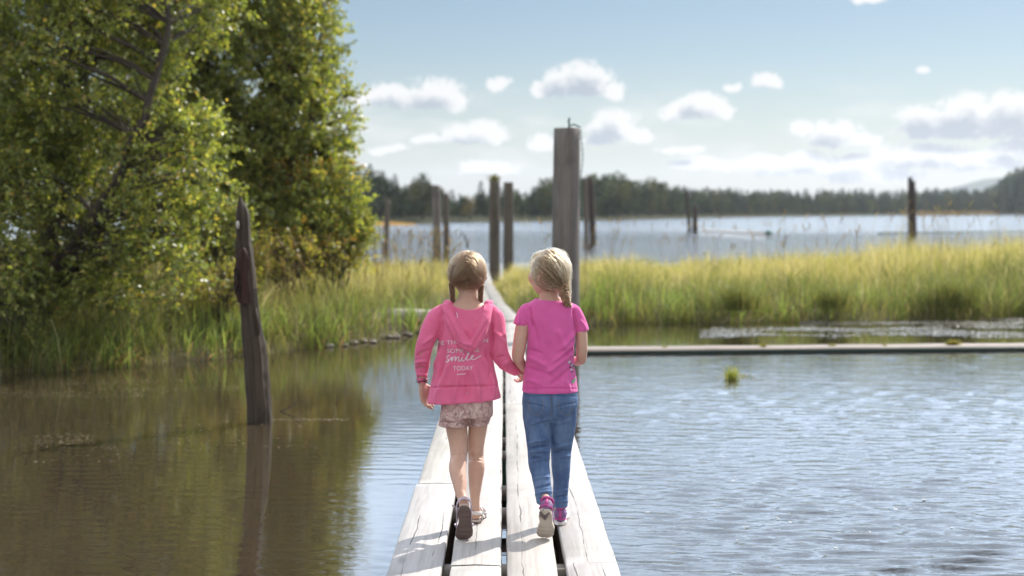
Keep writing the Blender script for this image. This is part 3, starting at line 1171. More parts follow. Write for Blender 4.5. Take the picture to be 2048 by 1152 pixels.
mb.add(V, Q, (1, 1, 1), P)
mb.build('beam', M_boom, bo, smooth=False)
mb = MB()
mb.tube([a_ + Vector((.1, -.03, -.008)), a_ + dirb * 4.4 + Vector((0, -.03, 0)), a_ + dirb * 9 + Vector((0, -.035, 0))], [.038, .042, .038], 10)
mb.build('side_log', M_wetgreen, bo)


def tuft(name, label, c, n, rad, hmin, hmax, pal, seed, cat='grass tuft', flat=1.0, wid=.007, group=None):
    r = np.random.default_rng(seed)
    P = np.array(c)[None] + np.stack([r.normal(0, rad, n), r.normal(0, rad * flat, n), np.zeros(n) - .01], -1)
    col = np.array(pal)[r.integers(0, len(pal), n)] * r.uniform(.75, 1.25, (n, 1))
    V, Q, C = blades(P, r.uniform(hmin, hmax, n), r.uniform(.6, 1.4, n) * wid, r.uniform(0, 6.28, n), np.clip(r.normal(.5, .25, n), .1, 1), col, 4, seed)
    o = link(name, np_mesh(name, V, Q, C), M_grass)
    return tag(o, label, cat, group)


GP = [(.20, .22, .04), (.28, .26, .06), (.12, .16, .03), (.30, .22, .09)]
GG = 'grass tufts rooted on the timber boom'
for i, (px, lab) in enumerate(((1945, 'largest yellow green grass tuft growing on the timber boom'), (1545, 'small grass tuft on the timber boom in line with the water tussock'),
                               (1690, 'flat grass tuft on the timber boom left of the dark pair of lake piles'), (1800, 'sparse grass tuft on the boom below the dark pair of lake piles'),
                               (1340, 'tiny grass tuft on the boom nearest the grey post'))):
    c = a_ + dirb * ((px - 1150) / F * 16.4) + nrm * .2
    c.z = .045
    tuft('grass_tuft', lab, c, (260, 80, 90, 70, 40)[i], (.04, .022, .022, .015, .016)[i], .02, (.12, .07, .06, .06, .05)[i], GP, 60 + i, flat=.4, group=GG)

c = ground(1464, 758)
tuft('grass_tussock', 'small grass tussock standing alone in the right pond', (c.x, c.y, 0), 150, .035, .07, .20, [(.28, .34, .07), (.36, .34, .10), (.20, .26, .06)], 71, 'tussock', wid=.006)
sed_ = tuft('drifting_sedge', 'loose sedge blades lying on the water beside the lone tussock', (c.x + .06, c.y + .18, .005), 70, .12, .03, .07, GP, 72, None, wid=.005)
sed_['kind'] = 'stuff'

# broad reed blades along both waterlines and dark tussocks in the marsh grass
def reed_fringe(name, label, n, x0, x1, seed):
    r = np.random.default_rng(seed)
    cx = r.uniform(x0, x1, n // 9)
    x = np.repeat(cx, 9) + r.normal(0, .07, len(cx) * 9)
    y = np.interp(x, FX, FY) + np.repeat(r.uniform(-.12, .9, len(cx)), 9) + r.normal(0, .05, len(x))
    h = np.maximum(bank_h(x, y)[0], -.03)
    k = len(x)
    ok = np.abs(x - path_x(y)) > .55
    dead = r.uniform(0, 1, k) < .28
    col = np.where(dead[:, None], np.array([(.34, .25, .13)]), np.array([(.22, .31, .09)])) * r.uniform(.65, 1.3, (k, 1))
    H = r.uniform(.25, .62, k) * np.where(dead, .8, 1)
    dr = np.where(dead, r.uniform(.5, 1.5, k), np.clip(r.normal(.35, .25, k), .02, 1.2))
    V, Q, C = blades(np.stack([x, y, h - .03], -1)[ok], H[ok], r.uniform(.011, .024, k)[ok], r.uniform(0, 6.28, k)[ok], dr[ok], col[ok], 5, seed)
    o = link(name, np_mesh(name, V, Q, C), M_grass)
    tag(o, label, kind='stuff')


reed_fringe('waterside_reeds', 'broad green and withered reed blades fringing the right bank', 2600, .8, 12.5, 401)
reed_fringe('bank_reeds', 'broad green and withered reed blades fringing the left bank', 2200, -8.5, -1.0, 402)
DG = [(.13, .17, .05), (.18, .20, .07), (.24, .24, .09), (.09, .12, .04)]
for k_, (px_, py_, lab) in enumerate(((1478, 612, 'dark green tussock in the marsh grass above the lone water tussock'), (1668, 610, 'dark green tussock in the marsh grass midway between two other dark tussocks'),
                                      (1905, 606, 'largest dark green tussock in the marsh grass near the right edge'))):
    c = ground(px_, py_, .25)
    tuft('sedge_tussock', lab, (c.x, c.y, .2), (420, 360, 700)[k_], (.17, .15, .22)[k_], .3, (.68, .62, .74)[k_], DG, 410 + k_, 'tussock', flat=.7, wid=.009)
c0 = at(775, 641, 19.6)
hb = .2
lg = MB()
pts = [at(772, 631, 19.7), at(810, 632, 19.7), at(850, 634, 19.7), at(915, 637, 19.7)]
lg.tube(pts, [.085, .10, .104, .10], 16)
o = lg.build('driftwood_log', M_log)
tag(o, 'bleached pale log lying on the left bank beside the boardwalk', 'log')

# stones along the left shore
M_stone, t_, p_ = material('shore_stone', rough=.8, spec=.3)
n_ = t_.noise(t_.coord(), 14, 5, .6)
t_.set(p_.inputs['Base Color'], t_.mix(n_, (.15, .125, .10), (.36, .32, .28)))
t_.set(p_.inputs['Normal'], t_.bump(n_, .5, .02))
rs_ = np.random.default_rng(61)
stones = []
for k in range(22):
    px_ = rs_.uniform(655, 850)
    stones.append((px_, np.interp(px_, [655, 700, 790, 850], [692, 686, 671, 661]) + rs_.normal(-1, 3.5), rs_.uniform(2.5, 8)))
for i, (px, py, s) in enumerate(stones):
    c = ground(px, py, .02)
    rad = s * c.y / F
    bm = bmesh.new()
    bmesh.ops.create_icosphere(bm, subdivisions=3, radius=1)
    for v in bm.verts:
        k = 1 + .35 * noise.noise(v.co * 1.1 + Vector((i * 7, 0, 0))) + .12 * noise.noise(v.co * 3 + Vector((i * 3, 1, 0)))
        v.co = Vector((v.co.x * rad * k * 1.2, v.co.y * rad * k, v.co.z * rad * k * .5))
    me = bpy.data.meshes.new('shore_stone')
    bm.to_mesh(me)
    bm.free()
    o = link('shore_stone', me, M_stone)
    o.location = c
    o.rotation_euler = (0, 0, i * 1.3)
    tag(o, 'rounded grey brown stone at the muddy edge of the left bank', 'stone', 'stones along the left shore')

tw = MB()
c = at(560, 808, 11.7)
c.z = .0
tw.tube([c, c + Vector((.07, .02, .03)), c + Vector((.14, .03, .075)), c + Vector((.19, .04, .085))], [.006, .005, .004, .002], 5)
tw.tube([c + Vector((.14, .03, .075)), c + Vector((.16, .03, .10))], [.003, .002], 4)
o = tw.build('broken_twig', M_bark)
tag(o, 'thin broken twig sticking out of the water beside the dead stump', 'twig')


def flakes(name, label, polys, n, size, pal, seed, lift=.012, tilt=.25):
    r = np.random.default_rng(seed)
    Ps = []
    for (x0, x1, y0, y1, wgt) in polys:
        k = int(n * wgt)
        px = r.uniform(x0, x1, k)
        py = r.uniform(y0, y1, k)
        Ps += [tuple(ground(a, b)) for a, b in zip(px, py)]
    P = np.array(Ps)
    cl = np.array([noise.noise((p[0] * .9, p[1] * 1.6, seed)) for p in P])
    P = P[r.uniform(0, 1, len(P)) < .45 + cl * 1.5]
    k = len(P)
    P[:, 2] = r.uniform(.004, lift, k)
    a = r.uniform(0, 6.28, k)
    L = r.uniform(*size, k)
    D = np.stack([np.cos(a), np.sin(a), r.normal(0, tilt, k)], -1)
    col = np.array(pal)[r.integers(0, len(pal), k)] * r.uniform(.7, 1.2, (k, 1))
    S = np.stack([-np.sin(a), np.cos(a), r.normal(0, tilt, k)], -1)
    w = (L * r.uniform(.15, .5, k))[:, None]
    L = L[:, None]
    V = np.stack([P - D * L * .5, P + S * w * .5, P + D * L * .5, P - S * w * .5], 1).reshape(-1, 3)
    V[:, 2] = np.maximum(V[:, 2], .003)
    o = link(name, np_mesh(name, V, np.arange(4 * k).reshape(k, 4), np.repeat(col, 4, 0)), M_weed, smooth=False)
    tag(o, label, kind='stuff')


flakes('floating_weed', 'pale glittering mat of floating weed behind the timber boom',
       [(1420, 2048, 655, 676, .5), (1600, 2048, 642, 662, .35), (1780, 2048, 636, 650, .2), (1400, 1560, 660, 676, .12)], 26000, (.02, .06), [(.28, .26, .22), (.38, .36, .32), (.18, .17, .11)], 81, .010, .13)
flakes('leaf_litter', 'thin drifts of fallen leaves floating on the left pond',
       [(0, 330, 766, 796, .35), (200, 480, 760, 784, .33), (0, 190, 868, 890, .15), (540, 700, 838, 842, .05), (0, 240, 894, 926, .07), (300, 640, 850, 900, .05)], 4200, (.008, .035), [(.26, .19, .10), (.34, .27, .17), (.18, .14, .06)], 82, .006, .1)
flakes('surface_debris', 'scattered bits of straw floating on the rippled right pond',
       [(1220, 1700, 900, 1120, .6), (1450, 2000, 960, 1080, .4)], 70, (.012, .05), [(.5, .43, .32), (.42, .36, .24)], 83, .005, .04)


# ------------------------------------------------------------------ far shore
SHX = np.array([500, 720, 860, 1000, 1200, 1300, 1480, 1800, 2048, 2300])
SHY = np.array([449, 448, 446, 444, 441, 438.5, 434.5, 431, 429.5, 429])


def shore_depth(px):
    return ZC * F / (np.interp(px, SHX, SHY) - 419)


def far_ground():
    V, Q = [], []
    pxs = np.linspace(380, 2420, 90)
    for i, px in enumerate(pxs):
        D = float(shore_depth(px))
        for (k, z) in ((0, -.2), (.012, .25), (.05, .6), (.4, 1.0), (6.0, 1.0)):
            y = D * (1 + k)
            V.append(((px - 1008) / F * y, y, z))
    for i in range(len(pxs) - 1):
        for k in range(4):
            a = i * 5 + k
            Q.append((a, a + 5, a + 6, a + 1))
    m, t, p = material('far_shore_ground', rough=.9, spec=.1)
    n = t.noise(t.coord(), .2, 4, .6)
    t.set(p.inputs['Base Color'], t.mix(n, (.03, .04, .015), (.07, .06, .03)))
    o = link('far_shore_ground', np_mesh('far_shore_ground', V, Q), m)
    tag(o, 'low ground of the far lake shore under the woods', kind='structure')
    # distant hill
    V, Q = [], []
    n = 60
    for i in range(n + 1):
        px = 1820 + 560 * i / n
        s = i / n
        h = 75 * (1 - math.exp(-max(0, (px - 1875)) / 45)) + 2.5 * noise.noise((px * .05, 0, 2)) + 1.5 * noise.noise((px * .2, 0, 3))
        h = h * (419 - 352) / 67 * 1.0
        for (Y, f) in ((1700, 0.0), (2050, .65), (2400, 1.0), (2700, .6)):
            V.append(((px - 1008) / F * 2400, Y, max(-1, h * .78 * f * 1.0 + (0 if f else -1) + f * 1.2)))
    for i in range(n):
        for k in range(3):
            a = i * 4 + k
            Q.append((a, a + 4, a + 5, a + 1))
    o = link('distant_hill', np_mesh('distant_hill', V, Q), material('hill_forest', (.05, .07, .045), .9, .1)[0])
    tag(o, 'low blue wooded hill far behind the right end of the shore', kind='structure')


far_ground()

TOPX = np.array([500, 700, 725, 800, 850, 880, 910, 940, 980, 1010, 1045, 1070, 1095, 1130, 1180, 1230, 1265, 1300, 1350, 1400, 1500, 1600, 1700, 1780, 1830, 1900, 1960, 1985, 2010, 2040, 2100, 2300])
TOPY = np.array([335, 345, 350, 372, 365, 385, 392, 402, 385, 378, 395, 375, 368, 362, 362, 356, 364, 368, 378, 383, 386, 387, 385, 388, 384, 383, 384, 378, 362, 344, 336, 330])


def conifer(c, h, w, r, n=150):
    t = r.uniform(0, 1, n) ** .8
    a = r.uniform(0, 6.28, n)
    rad = w * (1 - t) ** .85 * r.uniform(.45, 1.05, n) + .05 * w
    P = np.stack([c[0] + np.cos(a) * rad, c[1] + np.sin(a) * rad, c[2] + h * (.04 + .96 * t)], -1)
    D = np.stack([np.cos(a), np.sin(a), np.full(n, -.55)], -1)
    L = h * .11 * (1.15 - .8 * t) * r.uniform(.7, 1.3, n)
    return P, D, L


def broadleaf(c, h, w, r, n=200, lobes=6):
    cs = [np.array([0, 0, .55 * h])]
    rs = [np.array([w * .62, w * .6, .40 * h])]
    for k in range(lobes):
        a = r.uniform(0, 6.28)
        zz = r.uniform(.3, .86)
        q = w * (.55 if zz < .65 else .28)
        cs.append(np.array([math.cos(a) * q, math.sin(a) * q, zz * h]))
        rs.append(np.array([w * .4, w * .4, h * .17]))
    ii = r.integers(0, len(cs), n)
    d = unit(r, n)
    P = np.array(c)[None] + np.array(cs)[ii] + d * np.array(rs)[ii] * (r.uniform(.5, 1, n)[:, None]) ** .5
    P[:, 2] = np.maximum(P[:, 2], c[2] + .03 * h)
    D = d * .5 + unit(r, n) * .8
    return P, D, np.full(n, h * .075) * r.uniform(.6, 1.4, n)


def far_mesh(parts, r):
    V, Q, C, n0 = [], [], [], 0
    for (P, D, L, col) in parts:
        D = D / np.linalg.norm(D, axis=1, keepdims=True)
        v, q, c = leaves(P, D, L, L * .75, col, r)
        V.append(v)
        Q.append(q + n0)
        C.append(c)
        n0 += len(v)
    return np.concatenate(V), np.concatenate(Q), np.concatenate(C)


CONC = (.024, .038, .022)
BRC = [(.058, .074, .030), (.045, .062, .027), (.078, .082, .034), (.036, .054, .025)]


def far_tree_parts(px, top, D, conif, r, wk=1.0, col=None, n=None):
    X = (px - 1008) / F * D
    base = (X, D, .5)
    h = ZC + (419 - top) / F * D - .5
    if conif:
        w = h * r.uniform(.14, .2) * wk
        P, Dd, L = conifer(base, h, w, r, n or 230)
        c0 = np.array(col or CONC)
    else:
        w = h * r.uniform(.24, .34) * wk
        P, Dd, L = broadleaf(base, h, w, r, n or 280)
        c0 = np.array(col or BRC[r.integers(len(BRC))])
    cc = c0[None] * r.uniform(.65, 1.4, (len(P), 1)) * r.uniform(.8, 1.2)
    return (P, Dd, L, cc), base, h


def far_woods():
    r = np.random.default_rng(44)
    parts = []
    tr = MB()
    px = 470.0
    while px < 2330:
        D0 = float(shore_depth(px))
        for row in range(4):
            x = px + r.uniform(-6, 6)
            D = D0 * (1.02 + .05 * row + r.uniform(0, .03))
            top = np.interp(x, TOPX, TOPY)
            sy = np.interp(x, SHX, SHY)
            hp = (sy - top)
            k = (.62, .88, 1.04, 1.12)[row] * r.uniform(.85, 1.1)
            tp = sy - hp * k
            right = x > 1330
            conif = r.uniform() < ((.75 if row > 1 else .45) if right else (.4 if row > 1 else .12))
            p, base, h = far_tree_parts(x, tp, D, conif, r, wk=1.25 if right else 1.0)
            parts.append(p)
            tr.tube([(base[0], base[1], 0), (base[0], base[1], h * .7)], [h * .02, h * .008], 4, (1, 1, 1), cap=False)
        # undergrowth at the water's edge
        D = D0 * 1.008
        X = (px - 1008) / F * D
        h = (np.interp(px, SHX, SHY) - 419) / 28 * 0 + 9 / F * D * r.uniform(.6, 1.5)
        P, Dd, L = broadleaf((X, D, .1), h, h * 1.1, r, 70, 3)
        u = r.uniform()
        c0 = np.array((.06, .075, .026) if u < .8 else ((.12, .10, .045) if u < .72 else (.05, .065, .025)))
        parts.append((P, Dd, L * 1.6, c0[None] * r.uniform(.7, 1.3, (len(P), 1))))
        px += (7.5 if px < 1330 else 5.0) * r.uniform(.7, 1.3)
    V, Q, C = far_mesh(parts, r)
    o = link('far_woods', np_mesh('far_woods', V, Q, C), M_far, smooth=False)
    tag(o, 'mixed woods along the far shore reading as one dark green band', kind='stuff')
    o = tr.build('far_trunks', M_bark)
    tag(o, 'trunks inside the mixed woods of the far shore', kind='stuff')


far_woods()


def single_far(name, label, px, top, k, conif, seed, wk=1.0, col=None, n=420):
    r = np.random.default_rng(seed)
    D = float(shore_depth(px)) * k
    p, base, h = far_tree_parts(px, top, D, conif, r, wk, col, n)
    if n > 200:
        p = (p[0], p[1], p[2] * .8, p[3])
    root = empty(name, base, label, 'tree')
    V, Q, C = far_mesh([p], r)
    link('crown', np_mesh('crown', V, Q, C), M_far, root, smooth=False)
    t = MB()
    t.tube([(base[0], base[1], 0), (base[0], base[1], h * .5), (base[0], base[1], h * .85)], [h * .022, h * .015, h * .005], 6)
    t.build('trunk', M_bark, root)


single_far('spruce_tree', 'tall dark spruce on the far shore nearest the alder crown', 740, 328, 1.05, True, 301, 1.2)
single_far('spruce_tree', 'narrow spruce rising behind the thin lone pile', 767, 342, 1.06, True, 302, .9)
single_far('spruce_tree', 'narrow pointed spruce between the lone pile and the broad birch', 791, 348, 1.05, True, 303, .9)
single_far('birch_tree', 'broad round birch rising highest behind the pair of piles', 846, 338, 1.02, False, 304, 1.15, (.06, .07, .032), 520)
single_far('autumn_bush', 'round bush with orange autumn tint at the water between the pile pairs', 942, 391, 1.0, False, 305, 1.5, (.14, .10, .035))
single_far('spruce_tree', 'single spruce top above the woods left of the pile with a plant', 962, 362, 1.08, True, 306, 1.1)
single_far('aspen_tree', 'broad rounded aspen rising highest right of the big grey post', 1228, 350, 1.03, False, 307, 1.3, (.07, .08, .034), 520)
single_far('aspen_tree', 'rounded aspen in the woods just left of the big grey post', 1092, 368, 1.03, False, 308, 1.3, (.07, .078, .034), 460)
single_far('spruce_tree', 'large dark spruce on the far shore at the right edge of the view', 2042, 338, .93, True, 309, 1.5, (.022, .034, .016), 520)
single_far('spruce_tree', 'pointed spruce just left of the large dark one at the right edge', 2006, 358, .95, True, 310, 1.4, (.028, .04, .018), 460)

# reed spit on the left of the lake and reeds on the far right shore
sp = MB()
r = np.random.default_rng(9)
n = 5000
px = r.uniform(560, 832, n)
t = 1 - np.clip((px - 690) / 145, 0, 1) ** 2
D = r.uniform(150, 166, n)
P = np.stack([(px - 1008) / F * D, D, np.full(n, -.02)], -1)
V, Q, C = blades(P, r.uniform(.25, .55, n) * t + .05, r.uniform(.05, .12, n), r.uniform(0, 6.28, n), r.uniform(.1, .5, n), np.array([(.42, .27, .10)]) * r.uniform(.7, 1.2, (n, 1)), 3)
o = link('reed_bed', np_mesh('reed_bed', V, Q, C), M_grass)
tag(o, 'orange tan reed bed on a low spit beside the alder', kind='stuff')
n = 1500
px = r.uniform(1800, 1990, n)
D = shore_depth(px) * r.uniform(.975, .995, n)
P = np.stack([(px - 1008) / F * D, D, np.full(n, -.02)], -1)
V, Q, C = blades(P, r.uniform(.7, 1.6, n), r.uniform(.15, .3, n), r.uniform(0, 6.28, n), r.uniform(.1, .5, n), np.array([(.17, .13, .07)]) * r.uniform(.7, 1.2, (n, 1)), 3)
o = link('far_reeds', np_mesh('far_reeds', V, Q, C), M_grass)
tag(o, 'brown reeds along the far right shore', kind='stuff')

# booms floating in the lake
for (pa, pb_, r0, lab, mat) in (((1400, 462), (1535, 469), .14, 'pale floating log boom in the lake left of the dark pair of piles', M_log),
                                ((1755, 467), (2120, 462), .055, 'long greenish floating log boom reaching the dark pair of lake piles', M_green)):
    mb = MB()
    a, b2 = ground(*pa), ground(*pb_)
    mb.tube([a, a.lerp(b2, .35) + Vector((0, .3, 0)), a.lerp(b2, .7) - Vector((0, .3, 0)), b2], r0, 8)
    tag(mb.build('log_boom', mat), lab, 'boom')
bm = MB()
c = ground(1537, 470)
bm.tube([c + Vector((-.22, 0, .1)), c + Vector((.0, 0, .17)), c + Vector((.25, 0, .1))], [.08, .16, .07], 8)
tag(bm.build('mooring_buoy', M_teal), 'small teal float in the lake at the end of the pale boom', 'float')
bm = MB()
c = at(930, 492, 50)
bm.tube([at(936, 496, 50), at(934, 484, 50), at(928, 470, 50), at(921, 460, 50)], [.035, .03, .02, .01], 6)
tag(bm.build('bent_stick', M_dark), 'thin bent stick rising from the lake between the pile pairs', 'stick')

# ------------------------------------------------------------------ haze
hz = MB()
hz.box((-1400, -12, -1.5), (1400, 2800, 76), (1, 1, 1))
hm = bpy.data.materials.new('haze')
hm.use_nodes = True
ht = NT(hm.node_tree)
hm.node_tree.nodes.remove(hm.node_tree.nodes['Principled BSDF'])
pv = ht.n.new('ShaderNodeVolumePrincipled')
pv.inputs['Color'].default_value = (.88, .92, 1, 1)
pv.inputs['Density'].default_value = .00017
pv.inputs['Anisotropy'].default_value = .35
ht.l.new(pv.outputs[0], ht.n['Material Output'].inputs['Volume'])
ho = hz.build('haze', hm, smooth=False)
tag(ho, 'thin pale summer haze over the lake', kind='stuff')

#PEOPLE#
# ------------------------------------------------------------------ people
def skin_mat():
    m, t, p = material('skin', (.60, .385, .29), .5, .35)
    n = t.noise(t.coord(), 30, 4, .6)
    t.set(p.inputs['Base Color'], t.mix(n, (.66, .43, .335), (.53, .32, .24)))
    p.inputs['Subsurface Weight'].default_value = .12
    p.inputs['Subsurface Radius'].default_value = (.014, .005, .003)
    return m


def cloth_mat(name, a, b, weave=900, sss=.0, rad=(.02, .004, .008), rough=.85, sheen=.25):
    m, t, p = material(name, a, rough, .2)
    c = t.coord()
    n = t.noise(c, 9, 4, .6)
    t.set(p.inputs['Base Color'], t.mix(t.ramp(n, .3, .7), a, b))
    w = t.noise(c, weave, 2, .6)
    n2 = t.noise(t.vec('MULTIPLY', c, (1, 1, .55)), 26, 4, .55, .6)
    t.set(p.inputs['Normal'], t.bump(t.math('MULTIPLY_ADD', w, .16, n2), .6, .008))
    p.inputs['Sheen Weight'].default_value = sheen
    p.inputs['Sheen Roughness'].default_value = .4
    if sss:
        p.inputs['Subsurface Weight'].default_value = sss
        p.inputs['Subsurface Radius'].default_value = rad
        p.inputs['Subsurface Scale'].default_value = 1.0
    return m, t, p


M_skin = skin_mat()
M_hood, _, _ = cloth_mat('pink_jersey', (.81, .18, .345), (.76, .155, .31), sss=.08, rad=(.02, .003, .005))
M_tee, _, _ = cloth_mat('magenta_pink_cotton', (.74, .14, .42), (.69, .12, .375), sss=.06, rad=(.02, .003, .006))
M_print, _, _ = material('white_print', (.80, .70, .76), .7, .2)


def denim_mat():
    m, t, p = material('blue_denim', rough=.85, spec=.2)
    c = t.coord()
    n = t.noise(t.vec('MULTIPLY', c, (1, 1, .5)), 14, 4, .6)
    f = t.noise(t.vec('MULTIPLY', c, (700, 700, 160)), 1, 2, .6)
    x, y, z = t.sep(c)
    col = t.mix(t.ramp(n, .3, .72), (.055, .105, .235), (.135, .215, .375))
    col = t.mix(t.ramp(f, .4, .7, 0, .35), col, (.22, .30, .44))
    t.set(p.inputs['Base Color'], col)
    t.set(p.inputs['Normal'], t.bump(t.math('MULTIPLY_ADD', f, .2, t.noise(t.vec('MULTIPLY', c, (1, 1, 2.2)), 17, 3, .5, .8)), .5, .006))
    return m


M_denim = denim_mat()


def floral_mat():
    m, t, p = material('floral_cotton', rough=.85, spec=.2)
    c = t.coord()
    w = t.noise(c, 34, 4, .65, 1.2)
    w2 = t.noise(c, 55, 3, .6, 2.0)
    w3 = t.noise(c, 20, 3, .6)
    col = t.mix(t.ramp(w, .45, .58), (.66, .49, .455), (.46, .28, .275))
    col = t.mix(t.ramp(t.math('ABSOLUTE', t.math('SUBTRACT', w2, .52)), .0, .035, .85, 0), col, (.16, .10, .11))
    col = t.mix(t.ramp(w3, .56, .64, 0, .8), col, (.72, .58, .52))
    t.set(p.inputs['Base Color'], col)
    return m


M_floral = floral_mat()


def hair_mat(name, a, b):
    m = bpy.data.materials.new(name)
    m.use_nodes = True
    t = NT(m.node_tree)
    t.n.remove(t.n['Principled BSDF'])
    h = t.n.new('ShaderNodeBsdfHairPrincipled')
    h.parametrization = 'COLOR'
    t.set(h.inputs['Color'], t.attr('Col'))
    h.inputs['Roughness'].default_value = .32
    h.inputs['Radial Roughness'].default_value = .5
    h.inputs['Coat'].default_value = .05
    t.l.new(h.outputs[0], t.n['Material Output'].inputs['Surface'])
    return m


def hair_obj(name, mb, parent):
    """all collected strands become one hair curves object"""
    hc_ = bpy.data.hair_curves.new(name)
    sizes = []
    for P, rad, C in mb.S:
        sizes += [P.shape[1]] * P.shape[0]
    hc_.add_curves(sizes)
    pos = np.concatenate([P.reshape(-1, 3) for P, rad, C in mb.S]).astype(np.float32)
    rad = np.concatenate([(np.ones(P.shape[:2]) * r_ * np.linspace(1, .45, P.shape[1])[None]).reshape(-1) for P, r_, C in mb.S]).astype(np.float32)
    col = np.concatenate([C for P, r_, C in mb.S])
    col = np.concatenate([col, np.ones((len(col), 1))], 1).astype(np.float32)
    if 'position' not in hc_.attributes:
        hc_.attributes.new('position', 'FLOAT_VECTOR', 'POINT')
    hc_.attributes['position'].data.foreach_set('vector', pos.ravel())
    a_ = hc_.attributes.get('radius') or hc_.attributes.new('radius', 'FLOAT', 'POINT')
    a_.data.foreach_set('value', rad)
    a_ = hc_.attributes.new('Col', 'FLOAT_COLOR', 'CURVE')
    a_.data.foreach_set('color', col.ravel())
    hc_.materials.append(M_hair)
    o = bpy.data.objects.new(name, hc_)
    COL.objects.link(o)
    o.parent = parent
    o.matrix_parent_inverse = Matrix.Translation(-Vector(parent.location))
    return o


M_hair = hair_mat('blond_hair', 0, 0)
M_braid, tb_, pb_ = material('braid_hair', rough=.5, spec=.4)
tb_.set(pb_.inputs['Base Color'], tb_.attr('Col'))
M_hairbase, _, _ = material('hair_underlayer', (.30, .225, .165), .6, .3)


